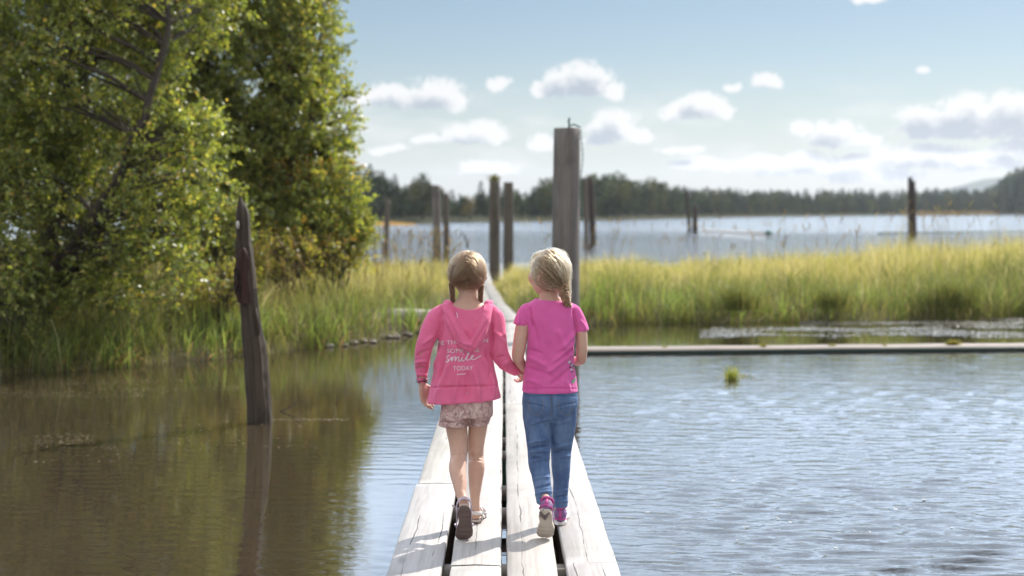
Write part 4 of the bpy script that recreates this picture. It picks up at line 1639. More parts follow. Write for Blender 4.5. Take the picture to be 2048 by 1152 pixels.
class Solid:
    """closed shells that a voxel remesh fuses into one continuous skin"""
    def __init__(self, Y):
        self.mb = MB()
        self.Y = Y

    def p(self, px, py, dy=0.0):
        return at(px, py, self.Y + dy)

    def limb(self, pts, n=16, aspect=1.0):
        """pts: (px, py, radius px, dy)"""
        P = [self.p(a, b, d) for a, b, r, d in pts]
        Rr = [r * (self.Y + d) / F for a, b, r, d in pts]
        # refine with catmull-rom
        PP, RR = [], []
        for i in range(len(P) - 1):
            p0, p1, p2, p3 = P[max(i - 1, 0)], P[i], P[i + 1], P[min(i + 2, len(P) - 1)]
            r0, r1, r2, r3 = Rr[max(i - 1, 0)], Rr[i], Rr[i + 1], Rr[min(i + 2, len(P) - 1)]
            for k in range(4):
                s = k / 4
                f = lambda a, b, c, d: .5 * ((2 * b) + (c - a) * s + (2 * a - 5 * b + 4 * c - d) * s * s + (3 * b - a - 3 * c + d) * s ** 3)
                PP.append(f(p0, p1, p2, p3))
                RR.append(f(r0, r1, r2, r3))
        PP.append(P[-1])
        RR.append(Rr[-1])
        self.mb.tube(PP, RR, n, aspect=aspect)

    def cap(self, c, r):
        """ellipsoid c Vector, r (rx,ry,rz)"""
        V, Q = [], []
        nu, nv = 18, 12
        for i in range(nv + 1):
            th = PI * i / nv
            for k in range(nu):
                a = 2 * PI * k / nu
                s = max(math.sin(th), .01)
                V.append((c[0] + r[0] * s * math.cos(a), c[1] + r[1] * s * math.sin(a), c[2] + r[2] * math.cos(th)))
        for i in range(nv):
            for k in range(nu):
                k2 = (k + 1) % nu
                Q.append((i * nu + k, i * nu + k2, (i + 1) * nu + k2, (i + 1) * nu + k))
        Q.append(tuple(range(4)))
        Q.pop()
        # close poles
        for b in (0, nv * nu):
            for k in range(1, nu - 2, 2):
                Q.append((b, b + k, b + k + 1, b + min(k + 2, nu - 1)))
        self.mb.add(V, Q)

    def torso(self, rings, n=32, e=2.3):
        """rings: (px centre, py, half width px, half depth m, dy, tilt px)"""
        V, Q = [], []
        dense = []
        for i in range(len(rings) - 1):
            for k in range(3):
                s = k / 3
                dense.append(tuple(a + (b - a) * s for a, b in zip(rings[i], rings[i + 1])))
        dense.append(rings[-1])
        dense = [(*dense[0][:2], dense[0][2] * .02, dense[0][3] * .02, *dense[0][4:])] + dense + [(*dense[-1][:2], dense[-1][2] * .02, dense[-1][3] * .02, *dense[-1][4:])]
        for (px, py, hw, hd, dy, tl) in dense:
            c = self.p(px, py, dy)
            a_ = hw * (self.Y + dy) / F
            for k in range(n):
                an = 2 * PI * k / n
                ca, sa = math.cos(an), math.sin(an)
                x = math.copysign(abs(ca) ** (2 / e), ca)
                y = math.copysign(abs(sa) ** (2 / e), sa)
                V.append((c.x + a_ * x, c.y + hd * y, c.z - tl * x * self.Y / F))
        for i in range(len(dense) - 1):
            for k in range(n):
                k2 = (k + 1) % n
                Q.append((i * n + k, i * n + k2, (i + 1) * n + k2, (i + 1) * n + k))
        self.mb.add(V, Q)

    def grid(self, G, thick):
        """closed slab from a grid of Vectors, thickness along +y"""
        nu, nv = len(G), len(G[0])
        V = [tuple(v) for row in G for v in row]
        m = len(V)
        V += [(v[0], v[1] + thick, v[2]) for v in V]
        Q = []
        for i in range(nu - 1):
            for j in range(nv - 1):
                a = i * nv + j
                Q.append((a, a + 1, a + nv + 1, a + nv))
                Q.append((m + a, m + a + nv, m + a + nv + 1, m + a + 1))
        for i in range(nu - 1):
            for j in (0, nv - 1):
                a = i * nv + j
                Q.append((a, a + nv, a + nv + m, a + m))
        for j in range(nv - 1):
            for i in (0, nu - 1):
                a = i * nv + j
                Q.append((a, a + 1, a + 1 + m, a + m))
        self.mb.add(V, Q)

    def build(self, name, mat, parent, voxel=.005, smooth=5, fac=.5, post=None):
        me = np_mesh(name, np.concatenate(self.mb.V), np.concatenate(self.mb.Q))
        bm = bmesh.new()
        bm.from_mesh(me)
        bmesh.ops.holes_fill(bm, edges=[e for e in bm.edges if len(e.link_faces) == 1], sides=0)
        bmesh.ops.recalc_face_normals(bm, faces=bm.faces)
        bm.to_mesh(me)
        bm.free()
        o = bpy.data.objects.new(name, me)
        COL.objects.link(o)
        md = o.modifiers.new('remesh', 'REMESH')
        md.mode = 'VOXEL'
        md.voxel_size = voxel
        if smooth:
            ms = o.modifiers.new('smooth', 'SMOOTH')
            ms.factor = fac
            ms.iterations = smooth
        dg = bpy.context.evaluated_depsgraph_get()
        new = bpy.data.meshes.new_from_object(o.evaluated_get(dg))
        bpy.data.objects.remove(o)
        bpy.data.meshes.remove(me)
        new.name = name
        if post:
            n = len(new.vertices)
            V = np.zeros(n * 3, dtype=np.float32)
            new.vertices.foreach_get('co', V)
            V = V.reshape(-1, 3).astype(float)
            Nn = np.zeros(n * 3, dtype=np.float32)
            new.vertices.foreach_get('normal', Nn)
            V = post(V, Nn.reshape(-1, 3).astype(float))
            new.vertices.foreach_set('co', V.astype(np.float32).ravel())
            new.update()
        new.materials.clear()
        return link(name, new, mat, parent)


def folds(V, N, segs, extra=0.0, seed=0, front=True):
    """raise (amp>0) or press (amp<0) soft ridges along segments given in photo pixels; width in px, amp in m"""
    px, py = project(V)
    D = np.zeros(len(V))
    facing = np.clip(-N[:, 1] * 1.6 + .25, 0, 1)
    for (x0, y0, x1, y1, w, amp) in segs:
        L = math.hypot(x1 - x0, y1 - y0)
        ux, uy = (x1 - x0) / L, (y1 - y0) / L
        t = ((px - x0) * ux + (py - y0) * uy) / L
        dd = (px - x0) * -uy + (py - y0) * ux
        # taper + slight bow
        dd = dd + 1.6 * np.sin(t * 3.1)
        D += amp * np.exp(-(dd / w) ** 2) * np.clip(t * 4 + .3, 0, 1) * np.clip((1 - t) * 3 + .3, 0, 1) * (t > -.15) * (t < 1.15)
    out = V + N * (D * 2.7 * facing)[:, None]
    if extra:
        q = np.array([noise.noise((v[0] * 21 + seed, v[1] * 21, v[2] * 13)) for v in V])
        q2 = np.array([noise.noise((v[0] * 48 + seed, v[1] * 48, v[2] * 30)) for v in V])
        out = out + N * (extra * (q + .4 * q2))[:, None]
    return out


def hand(S, wrist, d, nrm, thumb, sc=.8, curl=.5, spread=.05):
    """palm, four jointed fingers and a thumb; d: pointing direction, nrm: palm side, thumb: thumb side"""
    d = Vector(d).normalized()
    nrm = Vector(nrm)
    nrm = (nrm - d * nrm.dot(d)).normalized()
    s = d.cross(nrm).normalized()
    if s.dot(Vector(thumb)) < 0:
        s = -s
    w = Vector(wrist)
    L = .085 * sc
    for off, rr in ((-.026, .012), (-.009, .0135), (.009, .0135), (.025, .0125)):
        S.mb.tube([w - d * .01, w + d * L * .35 + s * off * sc * .7, w + d * L + s * off * sc], [rr * sc * .95, rr * sc * 1.05, rr * sc * .8], 10)
    fl = [(.028, .062, 1.0), (.0095, .070, 1.04), (-.0095, .065, 1.0), (-.027, .052, .93)]
    for i, (off, ln, base) in enumerate(fl):
        p = w + d * L * .97 * base + s * off * sc
        ang = curl * (.55 + .12 * i)
        dirv = d.copy()
        pts, rad = [p - d * .008], [.0088 * sc]
        side = s * off * spread * 20
        for k, f in enumerate((.45, .31, .24)):
            a = ang * (1 + k * 1.0)
            v = (d * math.cos(a) + nrm * math.sin(a) + side * .3).normalized()
            p = p + v * ln * f * sc
            pts.append(p)
            rad.append((.0082, .0074, .006)[k] * sc)
        S.mb.tube(pts, rad, 8)
    p = w + d * L * .25 + s * .024 * sc
    v1 = (d * .65 + s * .6 + nrm * .35).normalized()
    v2 = (d * .85 + s * .2 + nrm * .45).normalized()
    v3 = (d * .9 - s * .05 + nrm * .5).normalized()
    p1 = p + v1 * .026 * sc
    p2 = p1 + v2 * .026 * sc
    p3 = p2 + v3 * .022 * sc
    S.mb.tube([p - v1 * .01, p1, p2, p3], [.0125 * sc, .0105 * sc, .0088 * sc, .0065 * sc], 8)


def head(S, c, yaw, hw, hh, hd):
    """skull, jaw, nose, lips, ears around centre c; yaw 0 looks along +y, positive turns left"""
    rot = Matrix.Rotation(yaw, 3, 'Z')
    def q(x, y, z):
        return Vector(c) + rot @ Vector((x, y, z))
    S.cap(c, (hw * .92, hd * .92, hh * .92))
    S.cap(q(0, hd * .30, -hh * .55), (hw * .70, hd * .62, hh * .55))          # jaw
    S.cap(q(0, hd * .55, -hh * .25), (hw * .72, hd * .42, hh * .5))           # face
    S.mb.tube([q(0, hd * .9, hh * .02), q(0, hd * 1.06, -hh * .25), q(0, hd * .98, -hh * .34)], [.006, .010, .011], 8)
    S.mb.tube([q(-.018, hd * .93, -hh * .62), q(0, hd * 1.0, -hh * .61), q(.018, hd * .93, -hh * .62)], [.004, .008, .004], 8)
    for sg in (-1, 1):
        S.mb.tube([q(sg * hw * .92, -.002, hh * .0), q(sg * hw * 1.02, -.010, hh * -.04), q(sg * hw * 1.03, -.010, -hh * .16), q(sg * hw * .97, .0, -hh * .32), q(sg * hw * .93, .005, -hh * .36)],
                  [.006, .011, .012, .009, .005], 8)
    return q


def eyes(q, parent, hw, hd, hh):
    M_eye, _, _ = material('eye', (.75, .73, .70), .2, .5)
    for sg in (-1, 1):
        m = MB()
        c = q(sg * hw * .36, hd * .86, -hh * .08)
        m.tube([c - Vector((0, .008, 0)), c, c + Vector((0, .008, 0))], [.005, .008, .005], 10)
        m.build('eye', M_eye, parent)


HB = (.30, .205, .125)


class HB_(MB):
    def __init__(self):
        super().__init__()
        self.S = []


def strands(mb, paths, r, rad=.0011, cols=None):
    mb.S.append((np.asarray(paths, dtype=float), rad, np.asarray(cols)))


def clump(st, f, seed):
    return np.array([noise.noise((v[0] * f + seed, v[1] * f, v[2] * f)) for v in st])[:, None]


def hair_colors(r, n, a=(.165, .086, .042), b=(.045, .022, .011)):
    u = r.uniform(0, 1, (n, 1)) ** 1.3
    return np.array(a) * (1 - u) + np.array(b) * u


def slerp(a, b, t):
    om = np.arccos(np.clip((a * b).sum(-1, keepdims=True), -1, 1))[:, None, :]
    a, b, t = a[:, None, :], b[:, None, :], t[None, :, None]
    so = np.sin(om) + 1e-6
    return np.sin((1 - t) * om) / so * a + np.sin(t * om) / so * b


def braid(mb, core, pts, r0, r1, seed, turns=5, cols=((.27, .17, .11), (.21, .13, .085), (.15, .09, .06))):
    """three strands woven along a path"""
    r = np.random.default_rng(seed)
    P = [Vector(p) for p in pts]
    n = 60
    path = []
    for i in range(n + 1):
        s = i / n * (len(P) - 1)
        k = min(int(s), len(P) - 2)
        path.append(P[k].lerp(P[k + 1], s - k))
    for j in range(3):
        ph = j * 2 * PI / 3
        tp, tr_ = [], []
        for i, c in enumerate(path):
            s = i / n
            rr = r0 + (r1 - r0) * s
            t = (path[min(i + 1, n)] - path[max(i - 1, 0)]).normalized()
            u = t.cross(Vector((0, 1, 0))).normalized()
            v = t.cross(u)
            a = s * turns * 2 * PI + ph
            tp.append(c + u * math.sin(a) * rr * .68 + v * math.sin(2 * a) * rr * .5)
            tr_.append(rr * (.50 if i < n else .2))
        core.tube(tp, tr_, 8, np.array(cols[j]) * 1.0)
        # fine hairs on the strand
        TP = np.array(tp)
        TR = np.array(tr_)[:, None]
        m = 60
        pp = np.zeros((m, n + 1, 3))
        for h in range(m):
            d = unit(r, 1)[0]
            pp[h] = TP + d * TR * r.uniform(.85, 1.2) + r.normal(0, .0007, (n + 1, 3))
        strands(mb, pp, r, .0009, hair_colors(r, m))
    # tassel below the band
    e = path[-1]
    t = (path[-1] - path[-4]).normalized()
    m = 60
    pp = np.zeros((m, 5, 3))
    for h in range(m):
        d = unit(r, 1)[0] * r1 * .9
        for q in range(5):
            pp[h, q] = np.array(e) + np.array(t) * q * .010 + d * (.5 + .22 * q)
    strands(mb, pp, r, .0009, hair_colors(r, m))


def shoe_frame(toe, L, pitch, yaw, ball=.68, fl=.42, roll=0.0):
    """maps shoe coordinates (x across, y heel 0 .. toe L, z up) to the scene; the heel is lifted by pitch and the toes bend"""
    n = 40
    ys = np.linspace(0, L, n + 1)
    pit = np.where(ys < ball * L, pitch, pitch + (pitch * fl - pitch) * np.clip((ys - ball * L) / ((1 - ball) * L), 0, 1))
    # integrate back from the toe
    pos = np.zeros((n + 1, 2))
    for i in range(n - 1, -1, -1):
        a = .5 * (pit[i] + pit[i + 1])
        pos[i] = pos[i + 1] - np.array([math.cos(a), -math.sin(a)]) * (ys[i + 1] - ys[i])
    rot = Matrix.Rotation(yaw, 3, 'Z')
    rr = Matrix.Rotation(roll, 3, 'Y')

    def f(x, y, z):
        yy = min(max(y, 0), L)
        a = float(np.interp(yy, ys, pit))
        cy = float(np.interp(yy, ys, pos[:, 0])) + (y - yy) * math.cos(a)
        cz = float(np.interp(yy, ys, pos[:, 1])) - (y - yy) * math.sin(a)
        v = Vector((x, cy + z * math.sin(a), cz + z * math.cos(a)))
        return Vector(toe) + rot @ (rr @ v)
    return f


def outline(L, W, y, sgn):
    """half widths of a foot outline at y (0 heel .. L toe): (inner, outer)"""
    s = min(max(y / L, 0), 1)
    b = np.interp(s, [0, .03, .10, .2, .45, .65, .8, .92, .98, 1.0], [.10, .24, .33, .36, .33, .46, .48, .36, .2, .04])
    c = np.interp(s, [0, .2, .45, .7, 1], [0, 0, .05, .02, -.07]) * -sgn
    return (c - b) * W, (c + b) * W


def sole_mesh(f, L, W, th, sgn, z0=0.0, tread=0.0, grow=1.0):
    mb = MB()
    n, k = 40, 10
    V, P, Q = [], [], []
    for i in range(n + 1):
        y = L * i / n
        a, b = outline(L, W * grow, y, sgn)
        for j in range(k + 1):
            x = a + (b - a) * j / k
            bulge = 0
            tz = (0 if y / L < .13 else 1) * tread * (.5 + .5 * math.copysign(1, math.sin(y / L * 46))) * (1 if 0 < j < k else 0) * (0 if .42 < y / L < .52 else 1)
            V.append(tuple(f(x, y, z0 + tz)))
            P.append((x, y, 0))
    m = len(V)
    for i in range(n + 1):
        y = L * i / n
        a, b = outline(L, W * grow, y, sgn)
        for j in range(k + 1):
            x = (a + (b - a) * j / k) * .97
            V.append(tuple(f(x, y * .98 + .01 * L, z0 + th)))
            P.append((x, y, th))
    w = k + 1
    for i in range(n):
        for j in range(k):
            a = i * w + j
            Q.append((a, a + w, a + w + 1, a + 1))
            Q.append((m + a, m + a + 1, m + a + w + 1, m + a + w))
        for j in (0, k):
            a = i * w + j
            Q.append((a, a + w, a + w + m, a + m))
    for j in range(k):
        for i in (0, n):
            a = i * w + j
            Q.append((a, a + 1, a + 1 + m, a + m))
    mb.add(V, Q, (1, 1, 1), P)
    return mb


def foot(S, f, L, W, sgn, ank):
    """bare foot inside a shoe frame, joined to the ankle"""
    for (ys, xs, zs, rs) in (((.08, .3, .62, .9), (0, 0, .0, -.005 * sgn), (.046, .044, .038, .030), (.022, .026, .022, .012)),):
        S.mb.tube([f(x, y * L, z) for x, y, z in zip(xs, ys, zs)], rs, 12)
    for i, x in enumerate((-.022, -.010, .001, .012, .023)):
        S.mb.tube([f(x * .9, L * .66, .036), f(x, L * (.88 - .02 * abs(i - 2)), .031), f(x, L * (.95 - .025 * abs(i - 1)), .028)], [.010, .0085, .006], 8)
    S.mb.tube([f(0, .15 * L, .052), f(0, .2 * L, .065), ank], [.024, .024, .024], 12)


def sneaker(name, f, L, W, sgn, parent, ank, mats):
    M_up, M_sole, M_trim, M_dark2 = mats
    root = sole_mesh(f, L, W, .026, sgn, 0, .003).build(name, M_sole, parent, smooth=False)
    S = Solid(0)
    sec = [(.0, .25, .068, .030), (.03, .33, .076, .030), (.09, .37, .082, .034), (.2, .38, .084, .036), (.33, .37, .076, .034), (.5, .39, .060, .036), (.65, .42, .040, .034), (.8, .43, .030, .028), (.92, .34, .022, .020), (.99, .12, .016, .012)]
    V, Q = [], []
    n = 18
    sec = [(-.012, .10, .060, .02)] + sec + [(1.0, .01, .016, .006)]
    for (s, hw, top, rz) in sec:
        a, b = outline(L, W, s * L, sgn)
        cx = (a + b) / 2
        for k in range(n):
            an = 2 * PI * k / n
            x = cx + hw * W * .99 * math.cos(an)
            z = .012 + (top - .012) * (.5 + .5 * math.sin(an))
            V.append(tuple(f(x, s * L, z)))
    for i in range(len(sec) - 1):
        for k in range(n):
            k2 = (k + 1) % n
            Q.append((i * n + k, i * n + k2, (i + 1) * n + k2, (i + 1) * n + k))
    S.mb.add(V, Q)
    o = S.build('upper', M_up, None, .004, 3)
    o.parent = root
    m = MB()        # collar
    pts = []
    for k in range(21):
        a = 2 * PI * k / 20
        pts.append(f(math.cos(a) * .31 * W, L * (.17 + .155 * math.sin(a)), .081 + .003 * math.cos(2 * a) - .004 * math.sin(a)))
    m.tube(pts, .0065, 8, cap=False)
    o = m.build('collar', M_trim)
    o.parent = root
    m = MB()        # heel band
    m.tube([f(-.36 * W, L * .10, .028), f(-.27 * W, .002, .029), f(0, -.006, .030), f(.27 * W, .002, .029), f(.36 * W, L * .10, .028)], .0035, 8)
    m.tube([f(0, -.004, .034), f(0, -.002, .055), f(0, .004, .078)], [.007, .006, .006], 8, aspect=.5)
    o = m.build('heel_trim', M_trim)
    o.parent = root
    m = MB()
    a, b = -.26 * W, .26 * W
    m.tube([f(a, L * .03, -.001), f(a * .6, L * .16, -.0025), f(0, L * .22, -.003), f(b * .4, L * .12, -.0025), f(b * .9, L * .03, -.001)], [.006, .010, .011, .009, .005], 8, aspect=.4)
    o = m.build('heel_tread', M_dark2)
    o.parent = root
    return root


def sandal(name, f, L, W, sgn, parent, M_sole, M_foot, M_strap):
    root = sole_mesh(f, L, W, .016, sgn, 0, .0025).build(name, M_sole, parent, smooth=False)
    o = sole_mesh(f, L, W, .006, sgn, .0162, 0, .97).build('footbed', M_foot, smooth=False)
    o.parent = root

    def strap(pts, wd):
        m = MB()
        V, Q = [], []
        for i, p in enumerate(pts):
            p = Vector(p)
            t = (Vector(pts[min(i + 1, len(pts) - 1)]) - Vector(pts[max(i - 1, 0)])).normalized()
            c0 = f(0, .25 * L, .03)
            up = (f(0, .25 * L, .06) - c0).normalized()
            v = (up - t * up.dot(t)).normalized()
            out = t.cross(v)
            for (a, b) in ((-.5, -.5), (.5, -.5), (.5, .5), (-.5, .5)):
                V.append(tuple(p + v * wd * a + out * .004 * b))
        for i in range(len(pts) - 1):
            for k in range(4):
                k2 = (k + 1) % 4
                Q.append((i * 4 + k, i * 4 + k2, (i + 1) * 4 + k2, (i + 1) * 4 + k))
        Q += [(0, 1, 2, 3), tuple(len(V) - 4 + k for k in range(4))]
        m.add(V, Q)
        o = m.build('strap', M_strap, smooth=False)
        o.parent = root
    def arc(y0, y1, z1, hw, n=12, yb=0.0):
        return [f(math.cos(PI * (1 - k / n)) * hw, L * (y0 + (y1 - y0) * math.sin(PI * k / n)), .018 + z1 * math.sin(PI * k / n) ** .6) for k in range(n + 1)]
    # heel strap around the back, ankle strap, toe strap
    strap([f(math.cos(PI * (1 - k / 12)) * .033, L * .16 - .040 * math.sin(PI * k / 12), .052 + .008 * math.sin(PI * k / 12)) for k in range(13)], .016)
    strap([f(math.cos(PI * (1 - k / 12)) * .034, L * .17 + .050 * math.sin(PI * k / 12), .056 + .014 * math.sin(PI * k / 12)) for k in range(13)], .013)
    strap(arc(.62, .66, .036, .44 * W), .024)
    for sg in (-1, 1):
        strap([f(sg * .033, L * .16, .058), f(sg * .034, L * .2, .036), f(sg * .36 * W, L * .24, .014)], .014)
        strap([f(sg * .033, L * .17, .05), f(sg * .4 * W, L * .4, .030), f(sg * .43 * W, L * .56, .016)], .012)
    m = MB()
    c = f(sgn * .036, L * .19, .054)
    e = f(sgn * .055, L * .13, .052)
    m.tube([c, c.lerp(e, .6), e], [.0045, .0045, .004], 6)
    o = m.build('strap_end', M_strap)
    o.parent = root
    return root


def solid_color(n, c, r=.6):
    return material(n, c, r, .3)[0]


M_sandsole = solid_color('brown_rubber_sole', (.15, .105, .095), .8)
M_footbed = solid_color('pale_footbed', (.62, .55, .50))
M_lav = solid_color('lavender_strap', (.52, .44, .50))
M_whitestrap = solid_color('whitish_strap', (.68, .64, .63))
M_purple = solid_color('purple_mesh_shoe', (.20, .10, .23))
M_magenta = solid_color('magenta_trim', (.46, .065, .25))
M_cream = solid_color('cream_rubber_sole', (.50, .44, .38), .8)
M_greysole = solid_color('grey_rubber_tread', (.15, .12, .12), .8)
M_white = solid_color('white_rubber_sole', (.75, .73, .72), .7)
M_bead = solid_color('bracelet_beads', (.10, .05, .05), .4)

YB = 6.65


def print_on(name, target, polys, mat, parent, off=.0022):
    """flat print meshes: list of (verts px, faces) laid on the cloth from straight behind"""
    dg = bpy.context.evaluated_depsgraph_get()
    bvh = BVHTree.FromObject(target, dg)
    V, Fc = [], []
    for vs, fs in polys:
        b = len(V)
        for (px, py) in vs:
            o = ray(px, py)
            h, nn, i, d = bvh.ray_cast(Vector((0, 0, ZC)), o.normalized(), 20)
            if h is None:
                h = at(px, py, YB - .09)
                nn = Vector((0, -1, 0))
            V.append(h + Vector((0, -off, 0)))
        Fc += [tuple(i + b for i in q) for q in fs]
    me = bpy.data.meshes.new(name)
    me.from_pydata([tuple(v) for v in V], [], Fc)
    me.update()
    return link(name, me, mat, parent, smooth=False)


def text_poly(body, px, py, hpx, wpx=None, slope=0.0):
    cu = bpy.data.curves.new('lettering', 'FONT')
    cu.body = body
    cu.size = 1
    cu.resolution_u = 3
    o = bpy.data.objects.new('lettering', cu)
    COL.objects.link(o)
    dg = bpy.context.evaluated_depsgraph_get()
    me = bpy.data.meshes.new_from_object(o.evaluated_get(dg))
    bpy.data.objects.remove(o)
    bm = bmesh.new()
    bm.from_mesh(me)
    bmesh.ops.triangulate(bm, faces=bm.faces)
    bmesh.ops.subdivide_edges(bm, edges=[e for e in bm.edges if e.calc_length() > .3], cuts=2)
    bmesh.ops.triangulate(bm, faces=bm.faces)
    xs = [v.co.x for v in bm.verts]
    ys = [v.co.y for v in bm.verts]
    x0, x1, y1 = min(xs), max(xs), max(ys)
    sx = (wpx / (x1 - x0)) if wpx else hpx / y1
    bm.verts.index_update()
    vs = []
    for v in bm.verts:
        X = (v.co.x - x0) * sx
        vs.append((px + X, py - v.co.y * hpx / y1 - X * slope))
    fs = [tuple(v.index for v in f.verts) for f in bm.faces]
    bm.free()
    bpy.data.meshes.remove(me)
    return vs, fs


def stroke_poly(pts, w):
    """ribbon along a polyline in px"""
    P = []
    for i in range(len(pts) - 1):
        p0, p1, p2, p3 = [np.array(pts[min(max(i + k, 0), len(pts) - 1)], float) for k in (-1, 0, 1, 2)]
        for k in range(4):
            s = k / 4
            P.append(.5 * ((2 * p1) + (p2 - p0) * s + (2 * p0 - 5 * p1 + 4 * p2 - p3) * s * s + (3 * p1 - p0 - 3 * p2 + p3) * s ** 3))
    P.append(np.array(pts[-1], float))
    P = np.array(P)
    T = np.gradient(P, axis=0)
    T /= np.linalg.norm(T, axis=1, keepdims=True) + 1e-9
    N = np.stack([-T[:, 1], T[:, 0]], -1)
    vs = []
    for p, n in zip(P, N):
        vs.append(tuple(p + n * w / 2))
        vs.append(tuple(p - n * w / 2))
    fs = [(2 * i, 2 * i + 1, 2 * i + 3, 2 * i + 2) for i in range(len(P) - 1)]
    return vs, fs


# ============ girl on the left: hooded jacket, floral shorts, sandals
def girl_left():
    g0 = ground(935, 1060, DECK)
    G = empty('person', (g0.x, g0.y, DECK), 'child with two braids in a pink hooded jacket, floral shorts and sandals', 'person')
    toeL = ground(928, 1079, DECK)
    fL = shoe_frame(toeL, .19, R(68), R(3), fl=.55)
    toeR = ground(953, 1050, DECK)
    toeR = toeR + Vector((.010, .185, 0))
    fR = shoe_frame(toeR, .19, R(0), R(-6))
    S = Solid(YB)
    S.torso([(935, 598, 21, .045, .0, 0), (935, 606, 31, .054, -.002, 0), (935, 614, 40, .064, -.004, 0), (935, 628, 44, .070, -.008, 0), (935, 665, 42, .075, -.01, 0), (934, 720, 36, .07, -.01, 0),
             (934, 760, 40, .075, -.01, 0), (934, 800, 45, .09, -.01, 0), (934, 832, 40, .085, -.01, 0)])
    S.limb([(935, 560, 21, -.012), (936, 580, 18.5, -.01), (935, 597, 20, -.01), (934, 615, 30, 0)])
    hc = S.p(935, 548, .0)
    hw, hh, hd = 34 * YB / F, 41 * YB / F, .094
    q = head(S, hc, R(0), hw, hh, hd)
    ankL = fL(0, .14 * .19, .075)
    ankR = fR(0, .14 * .19, .075)
    S.limb([(911, 815, 25, 0), (913, 851, 22.5, -.01), (917, 890, 18.5, -.03), (917, 915, 16.8, -.06), (915, 937, 17.6, -.11), (919, 965, 14.8, -.17), (921, 985, 11.5, -.21)])
    pe = S.p(921, 985, -.21)
    S.mb.tube([pe, pe.lerp(ankL, .5), ankL], [.026, .0235, .0235], 14)
    S.limb([(957, 815, 23, 0), (956, 851, 19.5, .015), (952, 890, 16.8, .035), (952, 916, 15.6, .045), (953, 935, 17, .02), (951, 965, 14, .03), (950, 990, 10.6, .05)])
    pe = S.p(950, 990, .05)
    S.mb.tube([pe, pe.lerp(ankR, .5), ankR], [.0245, .0225, .0235], 14)
    foot(S, fL, .19, .078, -1, ankL)
    foot(S, fR, .19, .078, 1, ankR)
    # arms under the sleeves
    S.limb([(873, 630, 15, 0), (859, 660, 14, -.02), (846, 697, 12.5, -.03), (843, 728, 11.5, 0), (844, 760, 8.8, .03), (845, 768, 8.5, .035)])
    S.limb([(990, 634, 15, 0), (996, 665, 14, -.02), (1001, 700, 12.5, -.03), (1008, 722, 11.5, 0), (1022, 735, 9.5, .05), (1036, 745, 8, .09)])
    hand(S, S.p(844.5, 766, .034), (.16, .16, -1), (.72, -.62, .2), (.6, .8, 0), .92, .42)
    hand(S, S.p(1033, 744, .08), (.80, .55, -.30), (.3, .3, -.9), (.1, .7, .6), .80, .62)
    S.build('body', M_skin, G, .0036, 4, .5, lambda V, N: folds(V, N, [(901, 911, 933, 909, 1.6, -.0012), (902, 918, 930, 921, 1.6, -.001), (936, 913, 967, 911, 1.5, -.0012), (938, 920, 965, 923, 1.5, -.001), (908, 915, 911, 900, 2, -.0012), (925, 915, 922, 900, 2, -.0012), (944, 915, 946, 900, 2, -.0012), (960, 915, 957, 900, 2, -.0012)], .0005, 2))
    eyes(q, G, hw, hd, hh)

    # --- hooded jacket
    S = Solid(YB)
    S.torso([(934, 619, 40, .070, -.004, 0), (934, 626, 50, .074, -.004, 0), (934, 640, 55, .080, -.006, 0), (930, 684, 54, .088, -.012, 0), (928, 705, 54, .090, -.012, 0),
             (928, 740, 61, .096, -.012, -1), (928, 775, 69, .105, -.012, -3), (928, 798, 74.5, .112, -.012, -5), (928, 801, 74, .112, -.012, -5)])
    S.limb([(899, 614, 9, .0), (888, 619, 13, 0), (878, 629, 18, 0), (871, 640, 20.5, 0), (859, 664, 19.5, -.02), (848, 697, 17.2, -.03), (844, 728, 15.4, 0), (843.5, 752, 11.5, .025), (844, 764, 10.4, .032)])
    S.limb([(970, 614, 9, .0), (980, 619, 13, 0), (985, 629, 18, 0), (991, 642, 20, 0), (995, 670, 18.5, -.02), (999, 700, 17.5, -.035), (1007, 721, 16, -.015), (1020, 734, 13, .03), (1033, 743, 9.8, .075)])
    sg = [(900, 720, 872, 795, 5, .007), (918, 735, 905, 805, 5, .006), (948, 735, 958, 806, 6, .008), (968, 715, 988, 792, 5, .009), (984, 715, 1000, 775, 3.5, .007), (934, 745, 932, 800, 6, -.005),
          (890, 690, 878, 760, 4, -.006), (972, 700, 978, 770, 3.5, -.007), (905, 690, 930, 720, 5, .004), (882, 700, 866, 740, 3, .005),
          (846, 690, 868, 672, 3, .004), (834, 712, 860, 700, 3, -.004), (832, 725, 856, 722, 2.5, .004), (832, 738, 855, 738, 2.2, -.004), (833, 748, 854, 750, 2.2, .004),
          (884, 640, 878, 684, 3, -.005), (981, 640, 983, 690, 3, -.005), (986, 660, 1010, 690, 4, .004), (990, 720, 1010, 712, 3, -.004), (1000, 735, 1018, 720, 2.5, .004), (1010, 742, 1026, 728, 2.2, -.003),
          (856, 776, 1000, 772, 1.8, -.004), (846, 757, 846, 770, 1, 0), (833, 757, 856, 757, 1.4, -.003)]
    hj = S.build('hooded_jacket', M_hood, G, .0042, 5, .5, lambda V, N: folds(V, N, sg, .0022, 3))
    # hood hanging down the back: a soft roll along a V with the lining inside
    S = Solid(YB)
    outer = [(880, 609), (887, 627), (894, 648), (904, 670), (915, 689), (928, 701), (939, 705), (952, 701), (964, 687), (973, 668), (980, 645), (984, 625), (986, 611)]
    inner = [(904, 606), (911, 621), (918, 639), (925, 656), (932, 671), (938, 680), (943, 681), (949, 672), (955, 657), (960, 642), (965, 627), (968, 615), (970, 606)]
    n = len(outer)
    dep = lambda px, py: -.078 - .020 * min(max((py - 612) / 40, 0), 1) - .012 * min(max((py - 650) / 45, 0), 1)
    Gd = []
